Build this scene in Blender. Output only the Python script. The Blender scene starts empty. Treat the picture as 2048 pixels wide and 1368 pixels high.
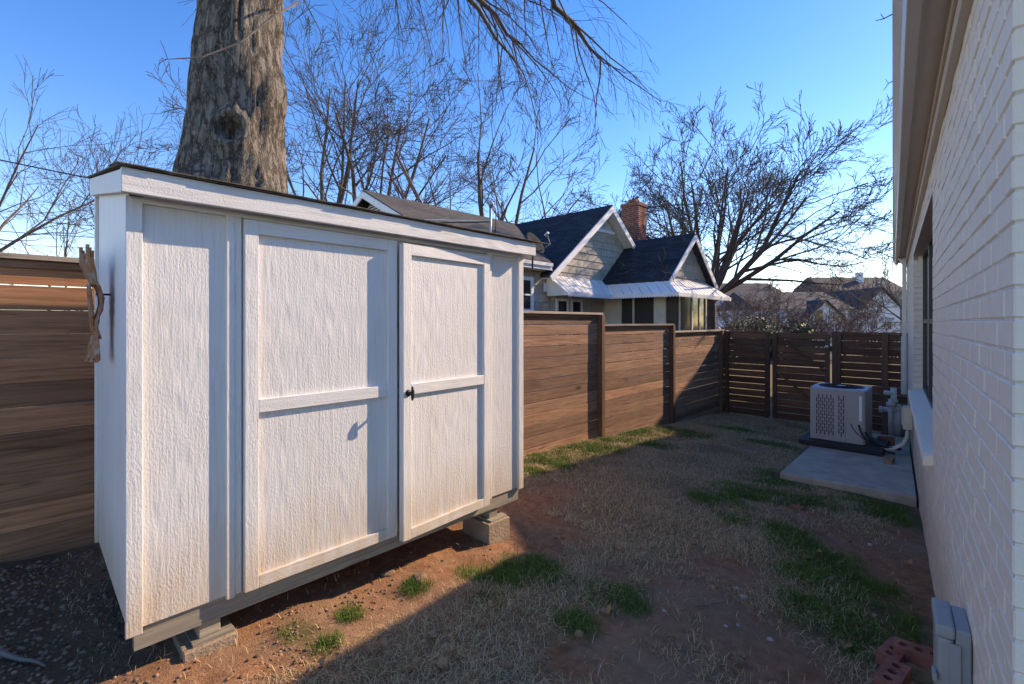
import bpy, bmesh, math, random
from mathutils import Vector, Matrix, noise
R = math.radians
sc = bpy.context.scene
col = sc.collection
EYE = 1.6
F = 934.0                      # focal length in photo pixels
PHI = R(43.9)                  # camera heading, turned left of the fence line
CU, SU = math.cos(PHI), math.sin(PHI)
# ------------------------------------------------------------------ camera
cd = bpy.data.cameras.new('Camera'); cam = bpy.data.objects.new('Camera', cd); col.objects.link(cam)
cd.sensor_width = 36; cd.lens = F/2048*36; cd.shift_y = -0.019
cd.clip_start = 0.03; cd.clip_end = 2000
cam.location = (0, 0, EYE); cam.rotation_euler = (R(90), 0, PHI)
sc.camera = cam
# ------------------------------------------------------------------ world, sun, exposure
AZ, EL = R(19), R(30)
w = bpy.data.worlds.new('World'); sc.world = w; w.use_nodes = True
nt = w.node_tree; bg = nt.nodes['Background']
sky = nt.nodes.new('ShaderNodeTexSky'); sky.sky_type = 'NISHITA'; sky.sun_disc = False
sky.sun_elevation = EL; sky.sun_rotation = AZ
sky.altitude = 1200; sky.air_density = 1.0; sky.dust_density = 0.1; sky.ozone_density = 2.5
hs = nt.nodes.new('ShaderNodeHueSaturation'); hs.inputs['Saturation'].default_value = 1.36; hs.inputs['Hue'].default_value = 0.513; nt.links.new(sky.outputs[0], hs.inputs['Color']); nt.links.new(hs.outputs[0], bg.inputs[0]); bg.inputs[1].default_value = 0.15
sd = bpy.data.lights.new('sun', 'SUN'); sun = bpy.data.objects.new('sun', sd); col.objects.link(sun)
sd.energy = 2.5; sd.angle = R(0.5); sd.color = (1, 0.95, 0.87)
sdir = Vector((math.sin(AZ)*math.cos(EL), math.cos(AZ)*math.cos(EL), math.sin(EL)))
sun.rotation_euler = sdir.to_track_quat('Z', 'Y').to_euler(); sun.location = (0, 0, 40)
vs = sc.view_settings; vs.view_transform = 'Standard'; vs.look = 'None'; vs.gamma = 1; vs.use_curve_mapping = False
vs.exposure = 1.42
vs.use_white_balance = True; vs.white_balance_temperature = 9300; vs.white_balance_tint = 18

# ------------------------------------------------------------------ helpers
rnd = random.Random(5)
def W(u, v, h): return Vector((-v, u, h+EYE))       # u along the fence, v to the left, h above the eye
def cam_pt(x, y, z):                                # photo pixel + depth -> world
    X = (x-1024)/F*z; Y = (645-y)/F*z
    return W(CU*z+SU*X, SU*z-CU*X, Y)
def uv_at(x, z):
    X = (x-1024)/F*z
    return CU*z+SU*X, SU*z-CU*X
def gh(u, v):                                       # height of the ground relative to the eye
    uc = min(max(u, -3), 15)
    k = min(max((3.0-v)/2.5, 0), 1)
    return -(1.5+0.06*uc+0.018*max(uc, 0)*k)
def ground_px(x, y):
    z = 3.0
    for i in range(30):
        u, v = uv_at(x, z); z += 0.6*(-gh(u, v)*F/(y-645)-z)
    return uv_at(x, z)
def tag(o, label=None, cat=None, group=None, kind=None):
    if label: o['label'] = label
    if cat: o['category'] = cat
    if group: o['group'] = group
    if kind: o['kind'] = kind
    return o
def empty(name, loc=(0, 0, 0), rz=0, label=None, cat=None, group=None):
    o = bpy.data.objects.new(name, None); col.objects.link(o); o.location = loc; o.rotation_euler = (0, 0, rz)
    o.empty_display_size = 0.1
    return tag(o, label, cat, group)
class MB:
    def __init__(s): s.v = []; s.f = []
    def add(s, vs_, fs):
        n = len(s.v); s.v += [tuple(p) for p in vs_]; s.f += [tuple(i+n for i in f) for f in fs]; return s
    def box(s, x0, x1, y0, y1, z0, z1):
        return s.add([(x0,y0,z0),(x1,y0,z0),(x1,y1,z0),(x0,y1,z0),(x0,y0,z1),(x1,y0,z1),(x1,y1,z1),(x0,y1,z1)],
                     [(3,2,1,0),(4,5,6,7),(0,1,5,4),(1,2,6,5),(2,3,7,6),(3,0,4,7)])
    def prism(s, poly, d):                          # closed 3-D polygon extruded by vector d
        n = len(poly); d = Vector(d); P = [Vector(p) for p in poly]
        return s.add(P+[p+d for p in P], [tuple(reversed(range(n))), tuple(range(n, 2*n))] + [(i, (i+1) % n, (i+1) % n+n, i+n) for i in range(n)])
    def bar(s, a, b, wx, wy, up=(0, 0, 1)):
        a, b = Vector(a), Vector(b); d = (b-a).normalized(); up = Vector(up)
        sx = d.cross(up)
        if sx.length < 1e-4: sx = d.cross(Vector((1, 0, 0)))
        sx.normalize(); sy = sx.cross(d)
        q = [sx*wx/2*i+sy*wy/2*j for i, j in ((-1,-1),(1,-1),(1,1),(-1,1))]
        return s.prism([a+p for p in q], b-a)
    def tube(s, pts, rad, n=8, cap=True):
        pts = [Vector(p) for p in pts]; m = len(pts); b0 = len(s.v); up = None
        for i, p in enumerate(pts):
            d = (pts[min(i+1, m-1)]-pts[max(i-1, 0)])
            if d.length < 1e-9: d = Vector((0, 0, 1))
            d.normalize()
            if up is None: up = d.orthogonal().normalized()
            else:
                up = up-d*up.dot(d)
                up = up.normalized() if up.length > 1e-6 else d.orthogonal().normalized()
            sx = d.cross(up); r = rad[i] if isinstance(rad, (list, tuple)) else rad
            for k in range(n):
                a = 2*math.pi*k/n; q = p+(up*math.cos(a)+sx*math.sin(a))*r; s.v.append((q.x, q.y, q.z))
        for i in range(m-1):
            for k in range(n):
                a = b0+i*n+k; b = b0+i*n+(k+1) % n; s.f.append((a, b, b+n, a+n))
        if cap: s.f.append(tuple(b0+k for k in reversed(range(n)))); s.f.append(tuple(b0+(m-1)*n+k for k in range(n)))
        return s
    def build(s, name, mat, parent=None, bevel=0, smooth=False, loc=None):
        me = bpy.data.meshes.new(name); me.from_pydata(s.v, [], s.f)
        bm = bmesh.new(); bm.from_mesh(me); bmesh.ops.recalc_face_normals(bm, faces=bm.faces); bm.to_mesh(me); bm.free()
        if smooth: me.polygons.foreach_set('use_smooth', [True]*len(me.polygons))
        return link(name, me, mat, parent, bevel, loc)
    def raw(s, name, mat, parent=None, smooth=False):
        me = bpy.data.meshes.new(name); me.from_pydata(s.v, [], s.f)
        if smooth: me.polygons.foreach_set('use_smooth', [True]*len(me.polygons))
        return link(name, me, mat, parent)
def link(name, me, mat, parent=None, bevel=0, loc=None):
    if mat and not me.materials: me.materials.append(mat)
    o = bpy.data.objects.new(name, me); col.objects.link(o); o.parent = parent
    if loc is not None: o.location = loc
    if bevel:
        b = o.modifiers.new('bevel', 'BEVEL'); b.width = bevel; b.segments = 2; b.limit_method = 'ANGLE'
    return o
def bx(name, mat, parent, x0, x1, y0, y1, z0, z1, bevel=0): return MB().box(x0, x1, y0, y1, z0, z1).build(name, mat, parent, bevel)
def clip(poly, a, b, c):                            # keep a*x+b*y<=c of a 2-D polygon
    out = []
    for i in range(len(poly)):
        p, q = poly[i], poly[(i+1) % len(poly)]; dp = a*p[0]+b*p[1]-c; dq = a*q[0]+b*q[1]-c
        if dp <= 0: out.append(p)
        if dp*dq < 0:
            t = dp/(dp-dq); out.append((p[0]+t*(q[0]-p[0]), p[1]+t*(q[1]-p[1])))
    return out

# ------------------------------------------------------------------ materials
def new_mat(name, rough=0.8, spec=0.3, metal=0):
    m = bpy.data.materials.new(name); m.use_nodes = True; b = m.node_tree.nodes['Principled BSDF']
    b.inputs['Roughness'].default_value = rough; b.inputs['Specular IOR Level'].default_value = spec; b.inputs['Metallic'].default_value = metal
    return m, m.node_tree, b
def nd(t, typ, **kw):
    n = t.nodes.new(typ)
    for k, v in kw.items():
        if k in n.inputs: n.inputs[k].default_value = v
        else: setattr(n, k, v)
    return n
def coords(t, scale=(1, 1, 1), rand=False, kind='Object'):
    tc = nd(t, 'ShaderNodeTexCoord'); out = tc.outputs[kind]
    if rand:
        oi = nd(t, 'ShaderNodeObjectInfo'); ml = nd(t, 'ShaderNodeMath', operation='MULTIPLY'); ml.inputs[1].default_value = 57.0
        t.links.new(oi.outputs['Random'], ml.inputs[0])
        ad = nd(t, 'ShaderNodeVectorMath', operation='ADD'); t.links.new(out, ad.inputs[0]); t.links.new(ml.outputs[0], ad.inputs[1]); out = ad.outputs[0]
    mp = nd(t, 'ShaderNodeMapping'); mp.inputs['Scale'].default_value = scale; t.links.new(out, mp.inputs[0])
    return mp.outputs[0]
def nz(t, vec, scale, detail=4, rough=0.55, dist=0):
    n = nd(t, 'ShaderNodeTexNoise', Scale=scale, Detail=detail, Roughness=rough, Distortion=dist); t.links.new(vec, n.inputs['Vector']); return n.outputs['Fac']
def ramp(t, fac, stops):
    r = nd(t, 'ShaderNodeValToRGB'); e = r.color_ramp.elements
    while len(e) < len(stops): e.new(0.5)
    for el, (p, c) in zip(e, stops): el.position = p; el.color = (*c, 1) if len(c) == 3 else c
    t.links.new(fac, r.inputs[0]); return r.outputs[0]
def mix(t, fac, a, b, mode='MIX'):
    m = nd(t, 'ShaderNodeMix', data_type='RGBA', blend_type=mode)
    for s_, x in ((0, fac), (6, a), (7, b)):
        if hasattr(x, 'links') or hasattr(x, 'node'): t.links.new(x, m.inputs[s_])
        elif s_ == 0: m.inputs[0].default_value = x
        else: m.inputs[s_].default_value = (*x, 1)
    return m.outputs[2]
def bump(t, b, h, strength=0.5, dist=0.01):
    n = nd(t, 'ShaderNodeBump', Strength=strength, Distance=dist); t.links.new(h, n.inputs['Height']); t.links.new(n.outputs[0], b.inputs['Normal'])
def math_(t, op, a, b=None):
    n = nd(t, 'ShaderNodeMath', operation=op)
    for i, x in enumerate((a, b)):
        if x is None: continue
        if isinstance(x, (int, float)): n.inputs[i].default_value = x
        else: t.links.new(x, n.inputs[i])
    return n.outputs[0]
def simple(name, c, rough=0.8, var=0.25, scale=6, bs=0.3, bd=0.004, spec=0.3, metal=0, rand=False, bscale=None):
    m, t, b = new_mat(name, rough, spec, metal); v = coords(t, rand=rand)
    n = nz(t, v, scale, 6, 0.6)
    lo = tuple(x*(1-var) for x in c); hi = tuple(min(1, x*(1+var)) for x in c)
    t.links.new(ramp(t, n, [(0.3, lo), (0.7, hi)]), b.inputs['Base Color'])
    if bs: bump(t, b, nz(t, v, bscale or scale*8, 4), bs, bd)
    return m
def wood(name, c, dark, axis=0, rough=0.75, grey=None, sc_=1.0):
    m, t, b = new_mat(name, rough, 0.25)
    s = [22*sc_]*3; s[axis] = 1.1*sc_; v = coords(t, tuple(s), rand=True)
    g = nz(t, v, 1.6, 6, 0.65, 1.2)
    s2 = [5.0]*3; s2[axis] = 1.6; v2 = coords(t, tuple(s2), rand=True)
    colr = ramp(t, g, [(0.28, dark), (0.5, c), (0.75, tuple(min(1, x*1.45) for x in c))])
    big = nz(t, v2, 0.8, 3)
    colr = mix(t, ramp(t, big, [(0.42, (0,0,0)), (0.7, (0.55,)*3)]), colr, grey or tuple(x*0.62 for x in c))
    vo = nd(t, 'ShaderNodeTexVoronoi', Scale=0.75); s3 = [3.2]*3; s3[axis] = 1.5; t.links.new(coords(t, tuple(s3), rand=True), vo.inputs['Vector'])
    knot = ramp(t, vo.outputs['Distance'], [(0.05, (1,1,1)), (0.13, (0,0,0))])
    colr = mix(t, math_(t, 'MULTIPLY', knot, 0.75), colr, tuple(x*0.35 for x in dark))
    oi = nd(t, 'ShaderNodeObjectInfo'); br = ramp(t, oi.outputs['Random'], [(0, (0.62, 0.6, 0.6)), (0.5, (0.95, 0.93, 0.9)), (1, (1.32, 1.2, 1.1))])
    colr = mix(t, 1.0, colr, br, 'MULTIPLY')
    t.links.new(colr, b.inputs['Base Color']); bump(t, b, g, 0.55, 0.004)
    return m
M = {}
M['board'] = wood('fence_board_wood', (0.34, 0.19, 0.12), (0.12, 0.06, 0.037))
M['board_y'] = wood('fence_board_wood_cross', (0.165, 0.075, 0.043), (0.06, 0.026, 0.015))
M['post'] = wood('fence_post_wood', (0.165, 0.085, 0.054), (0.06, 0.028, 0.018), axis=2)
M['board_red'] = wood('red_fence_board', (0.36, 0.175, 0.10), (0.14, 0.06, 0.034))
M['cap'] = wood('fence_cap_wood', (0.36, 0.30, 0.25), (0.16, 0.12, 0.10), grey=(0.30, 0.28, 0.26))
M['pt_wood'] = wood('pressure_treated_wood', (0.34, 0.30, 0.24), (0.20, 0.17, 0.13), sc_=1.5)
def siding(name, c, axis=2, strength=0.9, fine=1.0):
    m, t, b = new_mat(name, 0.55, 0.35)
    s = [1.0]*3; s[axis] = 0.045
    v = coords(t, tuple(s)); 
    wob = nz(t, coords(t, (1.5, 1.5, 0.9)), 2.2, 2)
    g1 = nz(t, v, 75*fine, 4, 0.65, 0.25)
    wv = nd(t, 'ShaderNodeTexWave', wave_type='RINGS', rings_direction='X' if axis == 2 else 'Z', Scale=13.0*fine, Distortion=5.0, Detail=2.5)
    wv.inputs['Detail Scale'].default_value = 1.2
    s2 = [1.0]*3; s2[axis] = 0.11; t.links.new(coords(t, tuple(s2)), wv.inputs['Vector'])
    spot = nz(t, coords(t, (1, 1, 0.5 if axis == 2 else 1)), 120*fine, 2)
    k = ramp(t, wob, [(0.42, (0,0,0)), (0.6, (1,1,1))])
    h = mix(t, k, mix(t, 0.5, g1, spot), mix(t, 0.3, mix(t, 0.55, wv.outputs['Fac'], g1), spot))
    bump(t, b, h, strength, 0.006)
    st = nz(t, coords(t, (2.5, 2.5, 0.5)), 2.0, 5)
    cc = mix(t, ramp(t, st, [(0.5, (0,0,0)), (0.75, (0.5,)*3)]), c, tuple(x*k2 for x, k2 in zip(c, (0.95, 0.88, 0.76))))
    ao = ramp(t, g1, [(0.25, (0.82,)*3), (0.5, (1,1,1))])
    sx = nd(t, 'ShaderNodeSeparateXYZ'); t.links.new(coords(t), sx.inputs[0])
    dirt = math_(t, 'MULTIPLY', ramp(t, sx.outputs[2], [(0.0, (1,1,1)), (0.42, (0,0,0))]), nz(t, coords(t, (6, 6, 1.2)), 3, 5))
    cc = mix(t, math_(t, 'MULTIPLY', dirt, 1.1), cc, (0.55, 0.38, 0.22))
    t.links.new(mix(t, 1.0, cc, ao, 'MULTIPLY'), b.inputs['Base Color'])
    return m
M['siding'] = siding('white_embossed_siding', (0.70, 0.68, 0.665))
M['trim_v'] = siding('white_trim_upright', (0.72, 0.70, 0.68), 2, 0.8, 1.1)
M['trim_h'] = siding('white_trim_level', (0.72, 0.70, 0.68), 0, 0.7, 1.1)
M['side'] = siding('white_side_panel', (0.76, 0.73, 0.72), 2, 0.12)
M['shingle_old'] = simple('weathered_roof_felt', (0.13, 0.108, 0.09), 0.95, 0.5, 25, 0.8, 0.006)
def roof_mat(name, c, c2, sx=3.2, sy=8.0):
    m, t, b = new_mat(name, 0.9, 0.2)
    br = nd(t, 'ShaderNodeTexBrick', Scale=1.0); br.inputs['Brick Width'].default_value = 1/sx; br.inputs['Row Height'].default_value = 1/sy
    br.inputs['Mortar Size'].default_value = 0.006; br.inputs['Color1'].default_value = (*c, 1); br.inputs['Color2'].default_value = (*c2, 1); br.inputs['Mortar'].default_value = (*[x*0.3 for x in c], 1)
    br.inputs['Bias'].default_value = 0.0
    t.links.new(coords(t, kind='UV'), br.inputs['Vector']); v = coords(t)
    n = nz(t, v, 60, 4); n2 = nz(t, v, 1.2, 4)
    cc = mix(t, 1.0, br.outputs['Color'], ramp(t, n, [(0.2, (0.6,)*3), (0.8, (1.4,)*3)]), 'MULTIPLY')
    cc = mix(t, 1.0, cc, ramp(t, n2, [(0.3, (0.75,)*3), (0.7, (1.2,)*3)]), 'MULTIPLY')
    t.links.new(cc, b.inputs['Base Color'])
    bump(t, b, mix(t, 0.3, math_(t, 'SUBTRACT', 1.0, br.outputs['Fac']), n), 0.6, 0.012)
    return m
M['roof_dark'] = roof_mat('dark_shingle_roof', (0.022, 0.027, 0.036), (0.042, 0.048, 0.058))
M['roof_grey'] = roof_mat('weathered_shingle_roof', (0.075, 0.068, 0.06), (0.11, 0.10, 0.09))
M['shake'] = simple('grey_shake', (0.44, 0.40, 0.33), 0.85, 0.22, 9, 0.35, 0.004, rand=True)
def shake_mat():
    m, t, b = new_mat('grey_grooved_shake', 0.85, 0.2)
    v = coords(t, (28, 28, 1.2), rand=True); n = nz(t, v, 1.0, 3)
    oi = nd(t, 'ShaderNodeObjectInfo')
    cc = mix(t, 1.0, ramp(t, n, [(0.25, (0.32, 0.275, 0.22)), (0.6, (0.50, 0.435, 0.355))]), ramp(t, oi.outputs['Random'], [(0, (0.85,)*3), (1, (1.12,)*3)]), 'MULTIPLY')
    t.links.new(cc, b.inputs['Base Color']); bump(t, b, n, 0.4, 0.004); return m
M['shake'] = shake_mat()
M['white'] = simple('white_paint', (0.78, 0.77, 0.75), 0.5, 0.06, 5, 0.1, 0.002)
M['awning'] = simple('white_aluminium_awning', (0.74, 0.73, 0.71), 0.45, 0.10, 3, 0.1, 0.002)
M['cream'] = simple('cream_frame', (0.62, 0.56, 0.47), 0.6, 0.1, 5, 0.1)
def glass_mat(name, c=(0.02, 0.025, 0.03), rough=0.05, spec=0.5):
    m, t, b = new_mat(name, rough, spec); b.inputs['Base Color'].default_value = (*c, 1); return m
M['glass'] = glass_mat('dark_window_glass')
M['screen'] = glass_mat('porch_glass', (0.06, 0.055, 0.05), 0.08, 0.2)
M['dark'] = simple('black_plastic', (0.02, 0.02, 0.022), 0.55, 0.2, 8, 0.2)
M['vinyl'] = simple('dark_bronze_frame', (0.05, 0.05, 0.05), 0.4, 0.1, 5, 0)
def brick_tex(name, c1, c2, mort, bw=0.215, bh=0.075):
    m, t, b = new_mat(name, 0.9, 0.2)
    br = nd(t, 'ShaderNodeTexBrick', Scale=1.0); br.inputs['Brick Width'].default_value = bw; br.inputs['Row Height'].default_value = bh; br.inputs['Mortar Size'].default_value = 0.009
    br.inputs['Color1'].default_value = (*c1, 1); br.inputs['Color2'].default_value = (*c2, 1); br.inputs['Mortar'].default_value = (*mort, 1)
    t.links.new(coords(t, kind='UV'), br.inputs['Vector'])
    n = nz(t, coords(t), 9, 4)
    t.links.new(mix(t, 1.0, br.outputs['Color'], ramp(t, n, [(0.3, (0.65,)*3), (0.7, (1.25,)*3)]), 'MULTIPLY'), b.inputs['Base Color'])
    bump(t, b, math_(t, 'SUBTRACT', 1.0, br.outputs['Fac']), 0.6, 0.008); return m
M['chimney'] = brick_tex('red_chimney_brick', (0.36, 0.09, 0.05), (0.24, 0.06, 0.038), (0.30, 0.25, 0.21))
def painted_brick():
    m, t, b = new_mat('painted_brick', 0.62, 0.3)
    v = coords(t, rand=False, kind='Object'); n = nz(t, v, 9, 5); n2 = nz(t, v, 120, 3)
    sx = nd(t, 'ShaderNodeSeparateXYZ'); geo = nd(t, 'ShaderNodeNewGeometry'); t.links.new(geo.outputs['Position'], sx.inputs[0])
    cc = ramp(t, n, [(0.3, (0.74, 0.64, 0.53)), (0.7, (0.82, 0.715, 0.60))])
    g = math_(t, 'MULTIPLY', ramp(t, sx.outputs[2], [(0.0, (1,1,1)), (0.55, (0,0,0))]), nz(t, coords(t, kind='Generated'), 12, 5))
    cc = mix(t, math_(t, 'MULTIPLY', g, 0.9), cc, (0.46, 0.29, 0.15))
    t.links.new(cc, b.inputs['Base Color']); bump(t, b, mix(t, 0.5, n2, nz(t, v, 40, 3)), 0.55, 0.004); return m
M['pbrick'] = painted_brick()
M['mortar'] = simple('painted_mortar', (0.68, 0.61, 0.54), 0.8, 0.15, 20, 0.5, 0.004)
M['gutter'] = simple('taupe_metal_gutter', (0.58, 0.53, 0.48), 0.32, 0.06, 3, 0.05, spec=0.5)
M['soffit'] = simple('taupe_soffit', (0.58, 0.52, 0.46), 0.6, 0.06, 3, 0.1)
M['ac'] = simple('grey_metal_casing', (0.36, 0.34, 0.32), 0.45, 0.05, 3, 0.05)
M['ac_dark'] = simple('dark_coil', (0.03, 0.03, 0.032), 0.7, 0.3, 40, 0.3)
M['ac_top'] = simple('blue_grey_top', (0.34, 0.38, 0.45), 0.35, 0.08, 5, 0.05)
M['concrete'] = simple('concrete', (0.41, 0.335, 0.26), 0.9, 0.22, 5, 0.6, 0.006, bscale=70)
M['conc_dirty'] = simple('stained_concrete', (0.33, 0.24, 0.16), 0.95, 0.25, 6, 0.8, 0.01, bscale=50)
M['pvc'] = simple('weathered_pvc', (0.50, 0.47, 0.45), 0.5, 0.1, 8, 0.1)
M['beige'] = simple('beige_plastic', (0.60, 0.52, 0.40), 0.5, 0.08, 8, 0.1)
M['grey_plastic'] = simple('grey_plastic', (0.30, 0.31, 0.31), 0.5, 0.07, 10, 0.12, 0.001)
M['rbrick'] = simple('red_brick', (0.32, 0.105, 0.07), 0.9, 0.25, 14, 0.7, 0.004, rand=True)
M['tanbrick'] = simple('tan_brick', (0.30, 0.20, 0.12), 0.9, 0.25, 14, 0.7, 0.004, rand=True)
def rust_mat():
    m, t, b = new_mat('rusty_painted_metal', 0.6, 0.4, 0.25); v = coords(t)
    n = nz(t, v, 14, 6, 0.6, 0.6)
    t.links.new(ramp(t, n, [(0.33, (0.07, 0.035, 0.022)), (0.45, (0.36, 0.13, 0.06)), (0.56, (0.32, 0.19, 0.12)), (0.64, (0.26, 0.33, 0.33))]), b.inputs['Base Color'])
    bump(t, b, n, 0.4, 0.004); return m
M['rust'] = rust_mat()
def bark_mat(name, c, dark, sc_=1.0, strength=1.0):
    m, t, b = new_mat(name, 0.95, 0.15); v = coords(t, (1, 1, 0.4))
    n = nz(t, v, 9*sc_, 10, 0.72, 0.3); n2 = nz(t, coords(t), 2.2*sc_, 5)
    vo = nd(t, 'ShaderNodeTexVoronoi', feature='DISTANCE_TO_EDGE', Scale=1.0)
    wv_ = nd(t, 'ShaderNodeVectorMath', operation='ADD'); nn = nd(t, 'ShaderNodeTexNoise', Scale=6.0, Detail=4.0); mp2 = coords(t, (13*sc_/2.6, 13*sc_/2.6, 3.4*sc_/2.6))
    t.links.new(mp2, nn.inputs['Vector']); t.links.new(mp2, wv_.inputs[0]); t.links.new(nn.outputs['Color'], wv_.inputs[1]); t.links.new(wv_.outputs[0], vo.inputs['Vector'])
    crack = ramp(t, vo.outputs['Distance'], [(0.0, (0, 0, 0)), (0.11, (1, 1, 1))])
    cc = ramp(t, n, [(0.33, dark), (0.52, c), (0.72, tuple(x*1.55 for x in c))])
    cc = mix(t, math_(t, 'MULTIPLY', math_(t, 'SUBTRACT', 1.0, crack), 0.55), cc, tuple(x*1.2 for x in dark)); n = mix(t, 0.45, n, crack)
    cc = mix(t, ramp(t, n2, [(0.5, (0,0,0)), (0.68, (0.6,)*3)]), cc, (0.26, 0.25, 0.22))
    t.links.new(cc, b.inputs['Base Color']); bump(t, b, n, strength, 0.05); return m
M['bark'] = bark_mat('oak_bark', (0.23, 0.195, 0.16), (0.07, 0.056, 0.045), 2.6, 1.0)
M['branch'] = simple('bare_branch', (0.12, 0.095, 0.08), 0.9, 0.35, 3, 0)
M['branch2'] = simple('grey_branch', (0.17, 0.14, 0.12), 0.9, 0.35, 3, 0)
M['twig'] = simple('reddish_twig', (0.15, 0.10, 0.085), 0.9, 0.3, 2, 0)
M['leaf_dry'] = simple('dry_leaf', (0.30, 0.16, 0.08), 0.8, 0.35, 30, 0.2, rand=True)
M['green_leaf'] = simple('evergreen_leaf', (0.045, 0.075, 0.03), 0.6, 0.4, 8, 0)
M['cable'] = simple('black_cable', (0.03, 0.03, 0.03), 0.6, 0.1, 4, 0)
M['wire_white'] = simple('pale_twisted_cable', (0.6, 0.58, 0.55), 0.5, 0.3, 40, 0.3)
M['galv'] = simple('galvanised_pipe', (0.40, 0.41, 0.42), 0.4, 0.1, 10, 0.05, metal=0.6)
M['far_wall'] = simple('pale_blue_siding', (0.48, 0.52, 0.58), 0.7, 0.08, 2, 0)
M['far_white'] = simple('far_white_siding', (0.66, 0.66, 0.66), 0.7, 0.06, 2, 0)
M['far_tan'] = simple('far_tan_siding', (0.42, 0.35, 0.28), 0.7, 0.08, 2, 0)
M['far_roof'] = simple('far_shingles', (0.045, 0.045, 0.052), 0.9, 0.2, 3, 0)
M['car'] = simple('white_car_paint', (0.75, 0.75, 0.75), 0.3, 0.03, 2, 0, spec=0.5)
M['tyre'] = simple('tyre_rubber', (0.02, 0.02, 0.02), 0.85, 0.2, 9, 0)

# ------------------------------------------------------------------ ground (one sheet to the horizon)
def axis_vals(lo, hi, step, far):
    a = []; x = lo
    while x < hi: a.append(x); x += step
    s = step
    while x < far: a.append(x); s *= 1.5; x += s
    a.append(far); b = []; x = lo; s = step
    while True:
        s *= 1.5; x -= s
        if x < -far: break
        b.append(x)
    b.append(-far); return sorted(b)+a
US = axis_vals(-0.6, 12.6, 0.05, 400); VS = axis_vals(-0.6, 4.8, 0.045, 400)
def relief(u, v):
    p = Vector((u, v, 0.3))
    r = 0.030*noise.noise(p*0.9)+0.016*noise.noise(p*3.1)+0.009*noise.noise(p*8)+0.006*noise.noise(p*19)
    return r
def gz(u, v):
    k = 1.0 if (-1 < u < 13 and -1 < v < 5) else 0.0
    return gh(u, v)+(relief(u, v) if k else 0)
g = MB(); nv = len(VS)
for u in US:
    for v in VS: g.v.append(tuple(W(u, v, gz(u, v))))
for i in range(len(US)-1):
    for j in range(nv-1): g.f.append((i*nv+j, i*nv+j+1, (i+1)*nv+j+1, (i+1)*nv+j))
GREEN = []                                          # green grass patches (u, v, radius)
for x, y, r in [(1225,1195,.17),(1260,1215,.10),(1580,1070,.22),(1620,1110,.30),(1680,1170,.33),(1730,1215,.30),(1700,1250,.28),(1660,1140,.25),(1640,1220,.2),(1760,1010,.4),(1810,1040,.35),(1560,960,.35),(1600,1000,.3),(1480,1040,.2),
                (1030,1150,.22),(1075,1135,.15),(955,1150,.12),(600,1270,.08),(650,1290,.07),(830,1180,.07),(700,1230,.07),(1110,1165,.12),(1270,866,.5),(1330,862,.45),(1230,880,.45),(1160,900,.45),(1100,920,.4),(1370,868,.4),(1200,895,.4),(1060,945,.2),(1310,890,.3),(1440,1000,.25),(1540,890,.3),(1480,860,.3),(980,1200,.1),(1150,1250,.1),(1500,985,.3)]:
    u, v = ground_px(x, y); GREEN.append((u, v, r))
BARE = []
for x, y, r in [(1400,1200,.42),(1330,1270,.36),(1450,1140,.33),(1500,1280,.4),(1300,1340,.3),(1230,1260,.16),(1180,1290,.14),(1560,1340,.3),(1680,1080,.45),(1760,1130,.4),(1800,1200,.25),(1600,1030,.3),(1850,1120,.3),(1500,900,.35),(1580,880,.4),(1500,1000,.2),(1230,1150,.13),(1150,1330,.16),(1080,1000,.3),(1120,980,.3)]:
    u, v = ground_px(x, y); BARE.append((u, v, r))
def patch(lst, u, v):
    m = 0; wob_ = None
    for a, b, r in lst:
        d = math.hypot(u-a, v-b)/r
        if d > 2.3: continue
        if wob_ is None: wob_ = 0.45*noise.noise(Vector((u*3.3, v*3.3, 5)))+0.25*noise.noise(Vector((u*9, v*9, 8)))
        d += wob_
        if d < 1.5: m = max(m, 1-max(0, (d-0.55)/0.95))
    return m
def bare_f(u, v):
    m = patch(BARE, u, v)
    if u < 3.2 and v > 1.95+0.12*noise.noise(Vector((u*2, v*2, 1))): m = max(m, min(1, (v-1.9)*3))
    wv = v-(-0.22+0.082*u)
    if wv < 0.35: m = max(m, min(1, (0.45-wv)*4))
    if u < 0.35: m = max(m, min(1, (0.5-u)*2.5*(1 if v > 1.6 else 0)))
    return m
def mk_ground():
    m, t, b = new_mat('red_clay_ground', 0.95, 0.15); v = coords(t)
    n1 = nz(t, v, 1.3, 6, 0.6); n2 = nz(t, v, 14, 6, 0.65); n3 = nz(t, v, 90, 4, 0.7)
    at = nd(t, 'ShaderNodeAttribute', attribute_name='cover')
    sp = nd(t, 'ShaderNodeSeparateColor'); t.links.new(at.outputs['Color'], sp.inputs[0])
    soil = ramp(t, n2, [(0.25, (0.15, 0.066, 0.034)), (0.5, (0.30, 0.135, 0.068)), (0.75, (0.42, 0.21, 0.115))])
    soil = mix(t, ramp(t, n1, [(0.4, (0,0,0)), (0.65, (0.7,)*3)]), soil, mix(t, n3, (0.20, 0.125, 0.075), (0.38, 0.26, 0.17)))
    thatch = ramp(t, n3, [(0.3, (0.10, 0.058, 0.03)), (0.55, (0.26, 0.16, 0.085)), (0.75, (0.42, 0.29, 0.165))])
    green = ramp(t, n3, [(0.3, (0.025, 0.035, 0.01)), (0.7, (0.06, 0.10, 0.02))])
    cc = mix(t, sp.outputs[0], thatch, soil); cc = mix(t, math_(t, 'MULTIPLY', sp.outputs[1], 0.7), cc, green)
    dark = ramp(t, n3, [(0.3, (0.055, 0.034, 0.022)), (0.7, (0.17, 0.10, 0.062))])
    cc = mix(t, sp.outputs[2], cc, dark)
    t.links.new(cc, b.inputs['Base Color']); bump(t, b, mix(t, 0.5, n2, n3), 0.9, 0.02); return m
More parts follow.
